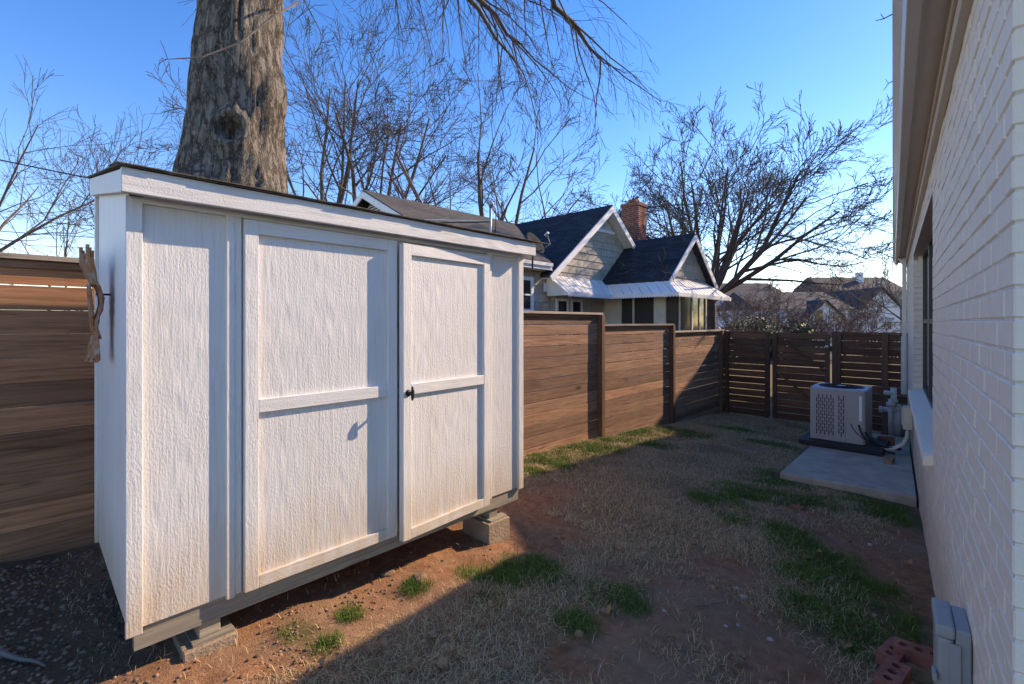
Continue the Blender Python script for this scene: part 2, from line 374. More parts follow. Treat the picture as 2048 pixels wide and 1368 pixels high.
def gravel_f(u, v):
    if u > 0.9 or v < 1.5: return 0
    f = 0.75*min(1, max(0, (0.5-u)*2.2))*min(1, max(0, (v-1.75)*3))
    return f
go = g.raw('ground', mk_ground(), smooth=True); tag(go, kind='structure')
ca = go.data.color_attributes.new('cover', 'FLOAT_COLOR', 'POINT'); cols = []
for u in US:
    for v in VS:
        if -1 < u < 13 and -1 < v < 5:
            cols += [bare_f(u, v), patch(GREEN, u, v), gravel_f(u, v), 1]
        else: cols += [0, 0.5, 0, 1]
ca.data.foreach_set('color', cols)

# grass, leaves, pebbles
def blade_mat(name, a, b_):
    m, t, b = new_mat(name, 0.7, 0.2); at = nd(t, 'ShaderNodeAttribute', attribute_name='tint'); 
    t.links.new(ramp(t, at.outputs['Fac'], [(0, a), (1, b_)]), b.inputs['Base Color']); return m
def blades(name, label, cat, n, fn, hmin, hmax, wid, lean, mat, seed):
    rg = random.Random(seed); mb = MB(); tint = []; made = 0
    while made < n:
        # denser towards the camera
        u = 11.7*rg.random()**1.5+0.15; v = -0.4+4.7*rg.random()
        if rg.random() > fn(u, v): continue
        made += 1
        h = rg.uniform(hmin, hmax); a = rg.uniform(0, 6.283); ln = lean*rg.uniform(0.2, 1.3); w_ = wid*rg.uniform(0.6, 1.3)*(1+0.10*u)
        p = W(u, v, gz(u, v)-0.004); d = Vector((math.cos(a), math.sin(a), 0)); s = Vector((-d.y, d.x, 0))*w_
        q = p+d*ln*h*0.45+Vector((0, 0, h*0.62)); e = p+d*ln*h*1.2+Vector((0, 0, h*(1.0-0.35*min(1, ln))))
        mb.add([p-s, p+s, q+s*0.7, q-s*0.7, e], [(0, 1, 2, 3), (3, 2, 4)]); tint += [rg.random()]*5
    o = mb.raw(name, mat); at = o.data.attributes.new('tint', 'FLOAT', 'POINT'); at.data.foreach_set('value', tint)
    tag(o, label, cat, kind='stuff')
def dry_fn(u, v):
    if v > 4.2: return 0
    wv = v-(-0.22+0.082*u)
    if wv < 0.12: return 0
    if 6.5 < u < 10 and v < 1.75: return 0
    k = 0.5+1.3*noise.noise(Vector((u*1.3, v*1.3, 4)))
    return max(0.02, min(1, k+0.35)*(1-0.96*bare_f(u, v))*(1-0.7*patch(GREEN, u, v))*(1-gravel_f(u, v)))
def green_fn(u, v):
    if v > 4.22: return 0
    wv = v-(-0.22+0.082*u)
    if wv < 0.1 or (6.5 < u < 10 and v < 1.75): return 0
    return max(0.02*(1-bare_f(u, v)), patch(GREEN, u, v)**1.3)*max(0.0, 0.5+1.1*noise.noise(Vector((u*4, v*4, 9)))+0.5*noise.noise(Vector((u*13, v*13, 2))))
blades('dry_grass', 'short dormant tan grass covering the yard', 'grass', 150000, dry_fn, 0.018, 0.055, 0.0013, 1.4, blade_mat('dry_blade', (0.27, 0.165, 0.085), (0.72, 0.51, 0.28)), 1)
blades('green_grass', 'patches of fresh green grass in the yard', 'grass', 48000, green_fn, 0.02, 0.07, 0.0013, 0.8, blade_mat('green_blade', (0.035, 0.085, 0.012), (0.13, 0.22, 0.03)), 2)
# fallen leaves: curled little blades lying about
lf = []
for i, (L, Wd) in enumerate(((0.045, 0.02), (0.06, 0.026), (0.035, 0.022))):
    mb = MB(); n = 5
    for k in range(n+1):
        t_ = k/n; ww = Wd*math.sin(math.pi*min(0.97, t_*0.92+0.06)); z = 0.012*math.sin(3*t_)+0.004
        mb.v += [(L*(t_-0.5), -ww, z+0.010), (L*(t_-0.5), 0, z), (L*(t_-0.5), ww, z+0.012)]
    for k in range(n):
        for j in (0, 1): mb.f.append((k*3+j, k*3+j+1, k*3+j+4, k*3+j+3))
    me = bpy.data.meshes.new('leaf'); me.from_pydata(mb.v, [], mb.f); me.materials.append(M['leaf_dry']); lf.append(me)
LEAVES = [(968,1262),(1215,1235),(1010,1345),(828,1335),(880,1340),(985,1225),(870,1280),(1340,1300),(1640,1110),(1665,1108),(1610,1120),(1700,1090),(1160,1285),(1120,1295),(1430,1190),(1500,1230),(1820,1130),(1230,1320),(1085,1330),(760,1300),(640,1340),(1390,1100),(1300,1180),(905,1325),(1130,1170),(1690,1300),(1740,1240),(1560,1260),(1475,1330),(1270,980),(1190,1010),(1640,965)]
for i, (x, y) in enumerate(LEAVES):
    u, v = ground_px(x, y); o = link('fallen_leaf', lf[i % 3], None); o.location = W(u, v, gz(u, v)+0.018)
    o.rotation_euler = (rnd.uniform(-.4, .4), rnd.uniform(-.4, .4), rnd.uniform(0, 6)); o.scale = (1.15,)*3
    tag(o, 'small curled brown leaf fallen on the yard', 'leaf', 'fallen leaves on the yard')
# pebbles
def blob(mb, c, r, rg, sq=0.7):
    P = [(1,0,0),(-1,0,0),(0,1,0),(0,-1,0),(0,0,1),(0,0,-1)]; P = [Vector(p) for p in P]
    F_ = [(0,2,4),(2,1,4),(1,3,4),(3,0,4),(2,0,5),(1,2,5),(3,1,5),(0,3,5)]
    # one subdivision
    vs_ = list(P); mid = {}
    def m_(a, b):
        k = (min(a, b), max(a, b))
        if k not in mid: vs_.append((vs_[a]+vs_[b]).normalized()); mid[k] = len(vs_)-1
        return mid[k]
    fs = []
    for a, b, d in F_:
        e, f, g_ = m_(a, b), m_(b, d), m_(d, a); fs += [(a, e, g_), (e, b, f), (g_, f, d), (e, f, g_)]
    sx, sy = rg.uniform(.75, 1.25), rg.uniform(.75, 1.25)
    mb.add([(c[0]+p.x*r*sx*(1+rg.uniform(-.12, .12)), c[1]+p.y*r*sy*(1+rg.uniform(-.12, .12)), c[2]+p.z*r*sq) for p in vs_], fs)
rg = random.Random(8); mb = MB(); tint = []
def add_pebbles(n, fn, rmin, rmax):
    k = 0; tries = 0
    while k < n and tries < 400000:
        tries += 1; u = rg.uniform(-0.6, 3.2); v = rg.uniform(1.5, 4.2)
        if rg.random() > fn(u, v): continue
        r = rg.uniform(rmin, rmax); n0 = len(mb.v); blob(mb, W(u, v, gz(u, v)+r*0.25), r, rg); tint.extend([rg.random()]*(len(mb.v)-n0)); k += 1
add_pebbles(2400, lambda u, v: gravel_f(u, v)**1.5, 0.005, 0.013)
add_pebbles(700, lambda u, v: (1 if (v < 2.6 and v > 2.05 and u < 1.6) else 0.08)*(0.3+noise.noise(Vector((u*3, v*3, 2)))), 0.004, 0.010)
o = mb.raw('gravel', blade_mat('pebble', (0.09, 0.055, 0.035), (0.36, 0.22, 0.14)), smooth=True); at = o.data.attributes.new('tint', 'FLOAT', 'POINT'); at.data.foreach_set('value', tint)
tag(o, 'scattered small brown and grey pebbles beside the shed', 'gravel', kind='stuff')
# clods / stones in the yard
def rock(name, x, y, r, mat, label, group=None, sq=0.6, seed=1):
    u, v = ground_px(x, y); q = random.Random(seed); bm = bmesh.new(); bmesh.ops.create_icosphere(bm, subdivisions=3, radius=1)
    for vv in bm.verts:
        n = noise.noise(vv.co*1.7+Vector((seed*3.1, 0, 0)))*0.35+noise.noise(vv.co*5+Vector((seed, 2, 0)))*0.14; vv.co *= (1+n); vv.co = Vector((vv.co.x*r, vv.co.y*r*0.8, vv.co.z*r*sq))
    me = bpy.data.meshes.new(name); bm.to_mesh(me); bm.free(); me.polygons.foreach_set('use_smooth', [True]*len(me.polygons))
    o = link(name, me, mat); o.location = W(u, v, gz(u, v)+r*0.15); o.rotation_euler = (0, 0, q.uniform(0, 6)); tag(o, label, 'rock', group)
M['clod'] = simple('clay_clod', (0.25, 0.16, 0.10), 0.95, 0.35, 14, 0.9, 0.02)
M['stone'] = simple('pale_stone', (0.42, 0.36, 0.32), 0.9, 0.2, 14, 0.5)
rock('soil_clod', 838, 1165, 0.055, M['clod'], 'rounded clay clod by the shed, the larger right one', seed=3)
rock('soil_clod', 775, 1150, 0.05, M['clod'], 'flat clay clod under the shed doors, left of the rounded one', sq=0.4, seed=6)
for i, (x, y, r) in enumerate([(1487,1193,.022),(1474,1175,.016),(1328,1227,.014),(1475,1255,.013),(1540,1283,.018),(1452,1258,.012),(1740,1090,.02),(1870,985,.02)]):
    rock('stone', x, y, r, M['stone'], 'small pale stone lying on the bare red soil', 'pale stones on the soil', seed=10+i)
def stick(x0, y0, x1, y1, r, label, name='fallen_stick', group=None):
    a = ground_px(x0, y0); b = ground_px(x1, y1); P = []
    for k in range(7):
        t_ = k/6; u = a[0]+(b[0]-a[0])*t_; v = a[1]+(b[1]-a[1])*t_
        P.append(W(u+0.012*noise.noise(Vector((k*1.3, x0, 0))), v+0.02*noise.noise(Vector((k*.9, 3, x0))), gz(u, v)+r*0.8+0.008))
    tag(MB().tube(P, [r*(1-0.6*k/6) for k in range(7)], 6).build(name, M['branch2'], smooth=True), label, 'stick', group)
stick(0, 1312, 92, 1338, 0.013, 'grey bare root lying on gravel in the near left corner')
stick(1565, 1030, 1680, 1090, 0.006, 'long thin straw coloured stick on the soil near the pad')
stick(1355, 1160, 1410, 1155, 0.004, 'thin dark twig on the bare soil, upper of the middle pair')
stick(1390, 1225, 1470, 1205, 0.004, 'thin dark twig on the bare soil, lower of the middle pair')
stick(1470, 1255, 1482, 1285, 0.004, 'short upright-looking twig on the bare red soil')

# ------------------------------------------------------------------ shed
S0 = W(0.298, 2.536, -1.307)
shed = empty('storage_shed', S0, R(90), 'white wooden lean-to storage shed with double doors, raised on blocks', 'shed')
L, D, ZT, ZB = 2.44, 1.21, 1.84, 2.07
def wallquad(name, mat, pts, th, parent=shed): return MB().prism(pts, th).build(name, mat, parent)
bx('wall_panel', M['siding'], shed, 0.004, L-0.004, 0.0, 0.03, 0.0, 1.90)          # front sheet
MB().prism([(0, 0.0, -0.005), (0, D, 0.0), (0, D, ZB+0.06), (0, 0.0, ZT+0.06)], (0.03, 0, 0)).build('side_panel', M['side'], shed)
MB().prism([(L-0.03, 0.0, -0.005), (L-0.03, D, 0.0), (L-0.03, D, ZB+0.06), (L-0.03, 0.0, ZT+0.06)], (0.03, 0, 0)).build('side_panel', M['side'], shed)
bx('back_panel', M['side'], shed, 0.03, L-0.03, D-0.03, D, 0.0, 2.1)
T = 0.021
def tr(x0, x1, z0, z1, mat='trim_v', t_=T, name='trim_board'): return bx(name, M[mat], shed, x0, x1, -t_, 0.0, z0, z1, 0.0025)
tr(-0.012, 0.045, -0.02, 1.84); tr(0.36, 0.395, -0.012, 1.815, t_=0.024); tr(0.395, 0.425, -0.003, 1.815, t_=0.019)
tr(2.06, 2.10, -0.005, 1.815); tr(2.395, L+0.008, -0.01, 1.84)
bx('frieze_board', M['trim_h'], shed, 0.045, 2.395, -0.020, 0.0, 1.815, 1.90, 0.002)
bx('side_trim', M['trim_v'], shed, -0.016, 0.0, D-0.035, D+0.012, -0.005, 2.06, 0.002)
PF = 0.105
bx('fascia_board', M['trim_h'], shed, -0.035, L+0.06, -PF, -PF+0.03, 1.835, 1.935, 0.003)
sl = (ZB-ZT)/D
for x0 in (-0.033, L+0.03):
    MB().prism([(x0, -PF+0.03, 1.838), (x0, D+0.05, 1.838+sl*(D+0.05)), (x0, D+0.05, 1.932+sl*(D+0.08)), (x0, -PF+0.03, 1.932)], (0.028, 0, 0)).build('rake_board', M['trim_h'], shed, 0.002)
bx('soffit', M['side'], shed, -0.005, L+0.02, -PF+0.03, -0.021, 1.845, 1.86)
MB().prism([(-0.046, -PF-0.015, 1.936), (-0.046, D+0.1, 1.936+sl*(D+0.12)), (-0.046, D+0.1, 1.944+sl*(D+0.12)), (-0.046, -PF-0.015, 1.942)], (L+0.12, 0, 0)).build('roof', M['shingle_old'], shed)
rr = random.Random(4); mb = MB(); x = -0.048
while x < L+0.05:                                   # ragged shingle tabs along the front edge
    w_ = rr.uniform(0.12, 0.3); mb.prism([(x, -PF-0.02-rr.uniform(0, 0.010), 1.9425), (x+w_-0.004, -PF-0.02-rr.uniform(0, 0.010), 1.9425), (x+w_-0.004, 0.2, 1.9445+sl*0.3), (x, 0.2, 1.9445+sl*0.3)], (0, 0, 0.005)); x += w_
mb.build('shingle_edge', M['shingle_old'], shed)
def door(x0, x1, z0, z1, ang, knob):
    wd = x1-x0; d = empty('door', (x1 if ang else x0, -0.006, 0)); d.parent = shed
    s = -1 if ang else 1                             # hinge at right when it stands ajar
    d.rotation_euler = (0, 0, ang)
    a, b = (-wd, 0) if ang else (0, wd)
    bx('door_panel', M['siding'], d, a, b, -0.018, 0.0, z0, z1)
    st = 0.062
    for p, q in ((a, a+st), (b-st, b)): bx('stile', M['trim_v'], d, p, q, -0.040, -0.018, z0, z1, 0.0025)
    for p, q in ((z0, z0+0.062), (0.862, 0.928), (z1-0.066, z1)): bx('rail', M['trim_h'], d, a+st, b-st, -0.039, -0.018, p, q, 0.0025)
    if knob:
        m = MB().tube([(a+0.036, -0.04, 0.875), (a+0.036, -0.047, 0.875)], 0.021, 14).tube([(a+0.036, -0.045, 0.875), (a+0.036, -0.078, 0.875)], 0.009, 10)
        m.tube([(a+0.036, -0.08, 0.835), (a+0.034, -0.086, 0.86), (a+0.036, -0.086, 0.89), (a+0.036, -0.08, 0.918)], [0.006, 0.0105, 0.0105, 0.006], 10)
        m.build('handle', M['dark'], d, smooth=True)
    return d
door(0.432, 1.276, 0.0, 1.808, 0, False); door(1.284, 2.055, -0.028, 1.79, R(3.6), True)
bx('rim_joist', M['pt_wood'], shed, 0.02, L-0.02, 0.012, 0.05, -0.10, -0.001)
bx('rim_joist', M['pt_wood'], shed, 0.03, 0.068, 0.05, D-0.02, -0.10, -0.001); bx('rim_joist', M['pt_wood'], shed, L-0.068, L-0.03, 0.05, D-0.02, -0.10, -0.001)
bx('floor', M['pt_wood'], shed, 0.03, L-0.03, 0.05, D-0.03, -0.03, -0.002)
for x in (0.26, 2.12): bx('skid', M['pt_wood'], shed, x, x+0.088, 0.03, D-0.03, -0.172, -0.1, 0.003)
for x, y, lab in ((0.16, -0.02, 'concrete footing block under the near left corner of the shed'), (2.03, -0.03, 'concrete footing block under the right corner of the shed'), (0.16, 0.85, 'concrete footing block under the back left of the shed'), (2.03, 0.85, 'concrete footing block under the back right of the shed')):
    u, v = 0.298+x+0.15, 2.536+y+0.1; o = empty('footing_block', W(u-0.15, v-0.1, -1.307-0.172), R(90), lab, 'block')
    bx('block', M['conc_dirty'], o, 0.03, 0.25, 0, 0.3, gh(u, v)+1.479-0.04, -0.014, 0.006); bx('shim', M['pt_wood'], o, 0.07, 0.24, 0.02, 0.28, -0.013, -0.001)
# wall ornament on the side of the shed
orn = empty('metal_ornament', W(0.281, 3.08, 0.09), R(90), 'rusty cut-metal feather ornament hung on the side of the white shed', 'ornament')
def blade(name, pts, seed):                         # pts: (v, z, half width, distance out from the wall)
    q = random.Random(seed); mb = MB()
    for (y, z, hw_, out_) in pts:
        e = 0.006*q.uniform(-1, 1); mb.v += [(-out_, y-hw_+e, z), (-out_-0.012, y, z), (-out_, y+hw_+e, z)]
    for k in range(len(pts)-1):
        for a in (0, 1): mb.f.append((3*k+a, 3*k+a+1, 3*k+a+4, 3*k+a+3))
    o = mb.build(name, M['rust'], orn); sm = o.modifiers.new('solid', 'SOLIDIFY'); sm.thickness = 0.004
jag = [0.05, 0.085, 0.06, 0.105, 0.075, 0.12, 0.085, 0.125, 0.09, 0.11, 0.075, 0.07]
blade('body', [(0.0, -0.17+0.028*k, jag[k], 0.030+0.012*math.sin(k*0.7)+0.001*k) for k in range(12)], 1)
blade('rib', [(0.01, -0.15+0.05*k, 0.035, 0.052+0.003*k) for k in range(6)], 2)
for i in range(6):
    f_ = (i-2.5)/2.5; blade('top_quill', [(0.05*f_, 0.09, 0.022, 0.045), (0.075*f_, 0.15, 0.020, 0.052+0.004*i), (0.10*f_, 0.20, 0.014, 0.062+0.005*i), (0.12*f_, 0.25+0.02*(i % 3), 0.005, 0.062+0.005*i)], 10+i)
for i in range(6):
    f_ = (i-2.5)/2.5; blade('tail_quill', [(0.03*f_, -0.13, 0.018, 0.038), (0.055*f_, -0.19, 0.015, 0.036+0.004*i), (0.075*f_, -0.25, 0.011, 0.034+0.006*i), (0.085*f_, -0.275-0.01*(i % 2), 0.006, 0.034+0.007*i)], 20+i)
MB().tube([(0.013, 0.0, 0.05), (-0.045, 0.0, 0.05)], 0.005, 8).build('hanger', M['dark'], orn)

# ------------------------------------------------------------------ fences
PITCH, BW, FV = 0.155, 0.147, 4.28
def board(parent, u0, u1, v0, v1, h0, h1, mat, name='board'):       # box with its own origin, so its grain is its own
    c = W((u0+u1)/2, (v0+v1)/2, (h0+h1)/2); du, dv, dh = (u1-u0)/2, (v1-v0)/2, (h1-h0)/2
    if du >= dv: o = MB().box(-du, du, -dv, dv, -dh, dh).build(name, mat, None, 0.003); rz = R(90)
    else: o = MB().box(-dv, dv, -du, du, -dh, dh).build(name, mat, None, 0.003); rz = 0
    o.parent = parent; o.location = c-parent.location; o.rotation_euler = (0, rnd.uniform(-.0015, .0015), rz); return o
def long_panel(u0, u1, top, label, post_u=None, post_top=None, bm_='board'):
    f = empty('fence_panel', W((u0+u1)/2, FV, gh((u0+u1)/2, FV)), 0, label, 'fence', 'panels of the long plank fence')
    n = int(math.ceil((top-gh(u1, FV)+0.03)/PITCH))
    for i in range(n):
        h1 = top-0.03-i*PITCH; k = rnd.uniform(-0.002, 0.003)
        board(f, u0, u1, FV+rnd.uniform(0, .004), FV+0.022, h1-(BW if bm_ == 'board' else 0.1525)+k, h1, M[bm_])
    board(f, u0, u1+0.03, FV-0.055, FV+0.06, top-0.024, top+0.010, M['cap'], 'cap_rail')
    board(f, u0, u1, FV-0.018, FV-0.001, top-0.075, top-0.026, M['board'], 'top_rail')
    sc_m = MB()
    for i in range(n):
        for uu in (u0+0.05, (u0+u1)/2, u1-0.06):
            for dh in (0.035, 0.11): c = W(uu+rnd.uniform(-.006, .006), FV-0.001, top-0.03-i*PITCH-dh)-f.location; sc_m.tube([c, c+Vector((0.003, 0, 0))], 0.0045, 6)
    tag(sc_m.build('screw_heads', M['cable'], f), kind='stuff')
    if post_u is not None: board(f, post_u-0.045, post_u+0.045, FV-0.092, FV-0.001, gh(post_u, FV)-0.1, post_top, M['post'], 'post')
    return f
long_panel(-4.2, 1.6, 0.42, 'tall reddish plank fence panel left of the white shed', bm_='board_red')
long_panel(1.64, 3.1, 0.42, 'tall plank fence panel hidden behind the white shed')
long_panel(3.2, 6.52, 0.15, 'plank fence panel just right of the shed, tallest of the stepped three', 6.50, 0.125)
long_panel(6.56, 9.13, -0.035, 'middle one of the stepped plank fence panels right of the shed', 9.10, -0.045)
long_panel(9.16, 11.92, -0.185, 'lowest far panel of the stepped plank fence, half in shadow', 11.78, -0.19)
BU, BT, BP, BB = 11.95, -0.235, 0.152, 0.136
def cross_panel(v0, v1, label, name='fence_panel', cat='fence', nb=13, skip=0.0):
    f = empty(name, W(BU, (v0+v1)/2, gh(BU, v0)), 0, label, cat, 'panels of the back slat fence' if cat == 'fence' else None)
    for i in range(nb):
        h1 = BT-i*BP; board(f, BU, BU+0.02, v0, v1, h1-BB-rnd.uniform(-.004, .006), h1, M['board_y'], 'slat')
    return f
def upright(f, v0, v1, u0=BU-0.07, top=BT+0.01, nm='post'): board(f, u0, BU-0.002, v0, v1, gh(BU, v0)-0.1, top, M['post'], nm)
f1 = cross_panel(3.26, 4.26, 'left slatted panel of the back fence, beside the gate', nb=13); upright(f1, 3.19, 3.29); upright(f1, 4.10, 4.19)
board(f1, BU-0.03, BU+0.05, 3.2, 4.26, BT+0.003, BT+0.03, M['post'], 'cap_rail')
gt = cross_panel(2.04, 3.13, 'slatted wooden gate with diagonal braces in the back fence', 'garden_gate', 'gate', nb=13)
upright(gt, 3.05, 3.14, BU-0.04, BT-0.01, 'stile'); upright(gt, 2.03, 2.12, BU-0.04, BT-0.01, 'stile')
for (va, ha, vb, hb) in ((3.04, -0.30, 2.13, -1.02), (3.0, -1.16, 2.13, -1.92)):
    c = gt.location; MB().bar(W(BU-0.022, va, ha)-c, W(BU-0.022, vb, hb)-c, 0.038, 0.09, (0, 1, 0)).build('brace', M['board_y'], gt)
board(gt, BU-0.035, BU-0.001, 2.12, 3.05, -1.14, -1.03, M['board_y'], 'rail')
board(gt, BU-0.055, BU-0.04, 2.06, 2.11, -0.53, -0.49, M['galv'], 'latch')
f2 = cross_panel(0.72, 1.99, 'right slatted panel of the back fence behind the air conditioner', nb=13); upright(f2, 1.83, 1.99, BU-0.05); upright(f2, 1.05, 1.16, BU-0.04)
board(f2, BU-0.03, BU+0.05, 0.72, 1.99, BT+0.003, BT+0.03, M['post'], 'cap_rail')

# ------------------------------------------------------------------ brick house on the right
TH = R(4.7); PERP = 0.22
HO = W(-PERP*-math.sin(TH), -PERP*math.cos(TH), 0); HO.z = 0
house = empty('brick_house', HO, TH, 'painted cream brick house wall with gutter and window at the right edge', 'house')
YN, YF = 1.61, 12.6; CH = 0.0763; ZE = 1.235+EYE       # near corner, far end, course height, eave height
WY0, WY1, WZ0, WZ1 = 4.5, 8.5, EYE-0.90, EYE+0.93      # window opening
zb = -1.0
wm = MB().box(0.005, 3.2, YN+0.006, WY0, zb, ZE+.1).box(0.005, 3.2, WY1, YF, zb, ZE+.1).box(0.005, 3.2, WY0, WY1, zb, WZ0-0.03).box(0.005, 3.2, WY0, WY1, WZ1, ZE+.1).box(0.2, 3.2, WY0, WY1, WZ0-0.03, WZ1)
wm.box(3.2, 7.0, YN+0.006, YF, zb, ZE+.1).build('wall', M['mortar'], house)
# bricks: the largest as parts, the rest as one mesh
BL, J = 0.215, 0.007
cell = []
nrow = int((ZE+0.9)/CH)+1
for r in range(nrow):
    z0 = ZE-0.01-(r+1)*CH; y = YN-(0.108 if r % 2 else 0)
    while y < YF:
        a, b = max(y, YN), min(y+BL, YF); zc = z0+CH/2
        parts = [(a, b)]
        if WZ0-0.09 < zc < WZ1:
            parts = [(p, q) for p, q in ((a, min(b, WY0)), (max(a, WY1), b)) if q-p > 0.03]
        for p, q in parts:
            if z0 > -1.0: cell.append((p, q-J, z0+J, z0+CH))
        y += BL+J-0.0
def brick_mesh(l):
    mb = MB().box(-0.09, 0.0, 0, l, 0, CH-J); me = bpy.data.meshes.new('brick'); me.from_pydata(mb.v, [], mb.f)
    bm = bmesh.new(); bm.from_mesh(me); bmesh.ops.bevel(bm, geom=list(bm.edges), offset=0.004, segments=1, affect='EDGES'); bmesh.ops.recalc_face_normals(bm, faces=bm.faces); bm.to_mesh(me); bm.free()
    me.materials.append(M['pbrick']); return me
bmesh_cache = {}
vis = sorted(cell, key=lambda c: c[0] if c[3] > 0 else 50)
rest = MB()
rb = random.Random(2)
for i, (a, b, z0, z1) in enumerate(vis):
    jx = rb.uniform(-0.0015, 0.002)
    if i < 285:
        k = round(b-a, 3)
        if k not in bmesh_cache: bmesh_cache[k] = brick_mesh(k)
        o = link('brick', bmesh_cache[k], None, house); o.location = (0.09+jx-0.0, a, z0)
    else: rest.box(jx, 0.05, a, b, z0, z1)
ro = rest.build('far_bricks', M['pbrick'], house); tag(ro, kind='stuff')
# end wall at the corner (faces the camera)
er = MB()
for r in range(nrow):
    z0 = ZE-0.01-(r+1)*CH; x = 0.104 if r % 2 else 0.215
    er.box(0.0945 if r % 2 else 0.0945, x, YN-0.0, YN+0.02, z0+J, z0+CH)
    for k in range(6): er.box(x+J, x+BL, YN+rb.uniform(-.001, .001), YN+0.02, z0+J, z0+CH); x += BL+J
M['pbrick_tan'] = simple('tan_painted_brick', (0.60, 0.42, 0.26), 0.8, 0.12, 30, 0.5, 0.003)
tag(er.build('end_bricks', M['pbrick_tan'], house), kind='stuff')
# window: reveal bricks, sill, frame, glass
mb = MB()
for r in range(int((WZ1-WZ0)/CH)): mb.box(0.012, 0.1, WY1-0.012, WY1, WZ0+r*CH+J, WZ0+(r+1)*CH)
tag(mb.build('reveal_bricks', M['pbrick'], house, 0.002), kind='stuff')
win = bx('window', M['vinyl'], house, 0.095, 0.15, WY0, WY1-0.012, WZ0, WZ0+0.05)
for y0, y1 in ((WY0, WY0+0.06), (WY1-0.072, WY1-0.012), (5.8, 5.86), (7.1, 7.16)): bx('window_frame', M['vinyl'], win, 0.096, 0.149, y0, y1, WZ0+0.05, WZ1)
bx('window_frame', M['vinyl'], win, 0.097, 0.148, WY0+0.06, WY1-0.072, WZ1-0.05, WZ1-0.001); bx('window_frame', M['vinyl'], win, 0.098, 0.145, WY0+0.06, WY1-0.072, (WZ0+WZ1)/2-0.025, (WZ0+WZ1)/2+0.025)
bx('pane', M['glass'], win, 0.12, 0.128, WY0+0.05, WY1-0.06, WZ0+0.04, WZ1-0.04)
y = WY0-0.1; k = 0
sill_me = None
while y < WY1+0.08:                                   # rowlock sill, brick by brick
    if sill_me is None:
        q = MB().prism([(-0.055, 0, WZ0-0.115), (0.11, 0, WZ0-0.085), (0.11, 0, WZ0-0.002), (-0.055, 0, WZ0-0.045)], (0, 0.066, 0)); sill_me = bpy.data.meshes.new('sill_brick'); q2 = q.build('sill_brick', M['pbrick'], house, 0.003); sill_me = q2.data; q2.location = (0, y, 0)
    else:
        o = link('sill_brick', sill_me, None, house); o.location = (rb.uniform(-.003, .002), y, 0); bmod = o.modifiers.new('bevel', 'BEVEL'); bmod.width = 0.003
    y += 0.075
bx('lintel', M['soffit'], house, -0.004, 0.1, WY0-0.05, WY1+0.05, WZ1-0.012, WZ1-0.001)
# eave: frieze, soffit, gutter, roof
bx('frieze_board', M['soffit'], house, -0.032, 0.0, YN-0.02, YF+0.02, ZE-0.10, ZE+0.02, 0.002)
bx('frieze_moulding', M['soffit'], house, -0.045, -0.032, YN-0.02, YF+0.02, ZE-0.03, ZE+0.02, 0.003)
bx('soffit_board', M['soffit'], house, -0.13, 0.0, YN-0.3, YF+0.25, ZE+0.021, ZE+0.035)
gp = [(-0.128, 0.03), (-0.132, 0.0), (-0.178, -0.004), (-0.184, 0.012), (-0.190, 0.045), (-0.212, 0.075), (-0.222, 0.085), (-0.222, 0.105), (-0.212, 0.107), (-0.128, 0.108)]
gm = MB().prism([(x, YN-0.32, ZE+z) for x, z in gp], (0, YF-YN+0.6, 0)); gu = gm.build('gutter', M['gutter'], house, 0.003)
bx('gutter_seam', M['gutter'], gu, -0.226, -0.125, 9.3, 9.33, ZE-0.008, ZE+0.109)
MB().prism([(-0.16, YN-0.3, ZE+0.112), (-0.16, YN-0.3, ZE+0.135), (3.6, YN-0.3, ZE+1.75), (7.4, YN-0.3, ZE+0.12), (7.2, YN-0.3, ZE+0.12), (3.6, YN-0.3, ZE+1.65)], (0, YF-YN+0.55, 0)).build('roof', M['roof_grey'], house)
for y in (YN+0.05, YF-0.05): MB().prism([(0.02, y, ZE+0.1), (7.0, y, ZE+0.1), (3.6, y, ZE+1.62)], (0, 0.03, 0)).build('gable', M['pbrick'], house)
# downspout at the far end
ds = MB().prism([(-0.085, 11.55, ZE+0.0), (-0.02, 11.55, ZE+0.0), (-0.02, 11.64, ZE+0.0), (-0.085, 11.64, ZE+0.0)], (0, 0, -1.55)); ds.prism([(-0.17, 11.56, ZE+0.01), (-0.12, 11.56, ZE+0.01), (-0.03, 11.56, ZE-0.14), (-0.08, 11.56, ZE-0.14)], (0, 0.07, 0))
ds.tube([(-0.053, 11.595, ZE-1.5), (-0.053, 11.595, ZE-2.6)], 0.05, 12)
dso = ds.build('downspout', M['gutter'], house, 0.004)
for z in (ZE-0.5, ZE-1.3): bx('strap', M['gutter'], dso, -0.09, -0.0, 11.545, 11.645, z, z+0.03)
# small twigs caught in the gutter
for y, d, l in ((2.62, 1, .05), (3.35, -1, .035), (3.6, 1, .03), (4.0, -1, .09), (5.2, 1, .05), (5.8, -1, .04)):
    p = Vector((-0.215, y, ZE+0.10)); P = [p+Vector((0.05, 0, -0.01)), p+Vector((-0.01, 0.0, 0.006)), p+Vector((-l*0.7, 0.01*d, 0.004-0.2*l*(d < 0))), p+Vector((-l*1.3, 0.02, 0.012*d-0.35*l*(d < 0)))]
    q = MB().tube(P, [.003, .003, .0025, .0015], 5); q.tube([P[2], P[2]+Vector((-.012, .01, .03))], .0015, 4)
    o = q.build('gutter_twig', M['branch'], None); o.matrix_world = Matrix.Translation(HO) @ Matrix.Rotation(TH, 4, 'Z'); tag(o, 'small dead twig poking out over the edge of the house gutter', 'twig', 'twigs caught in the gutter')
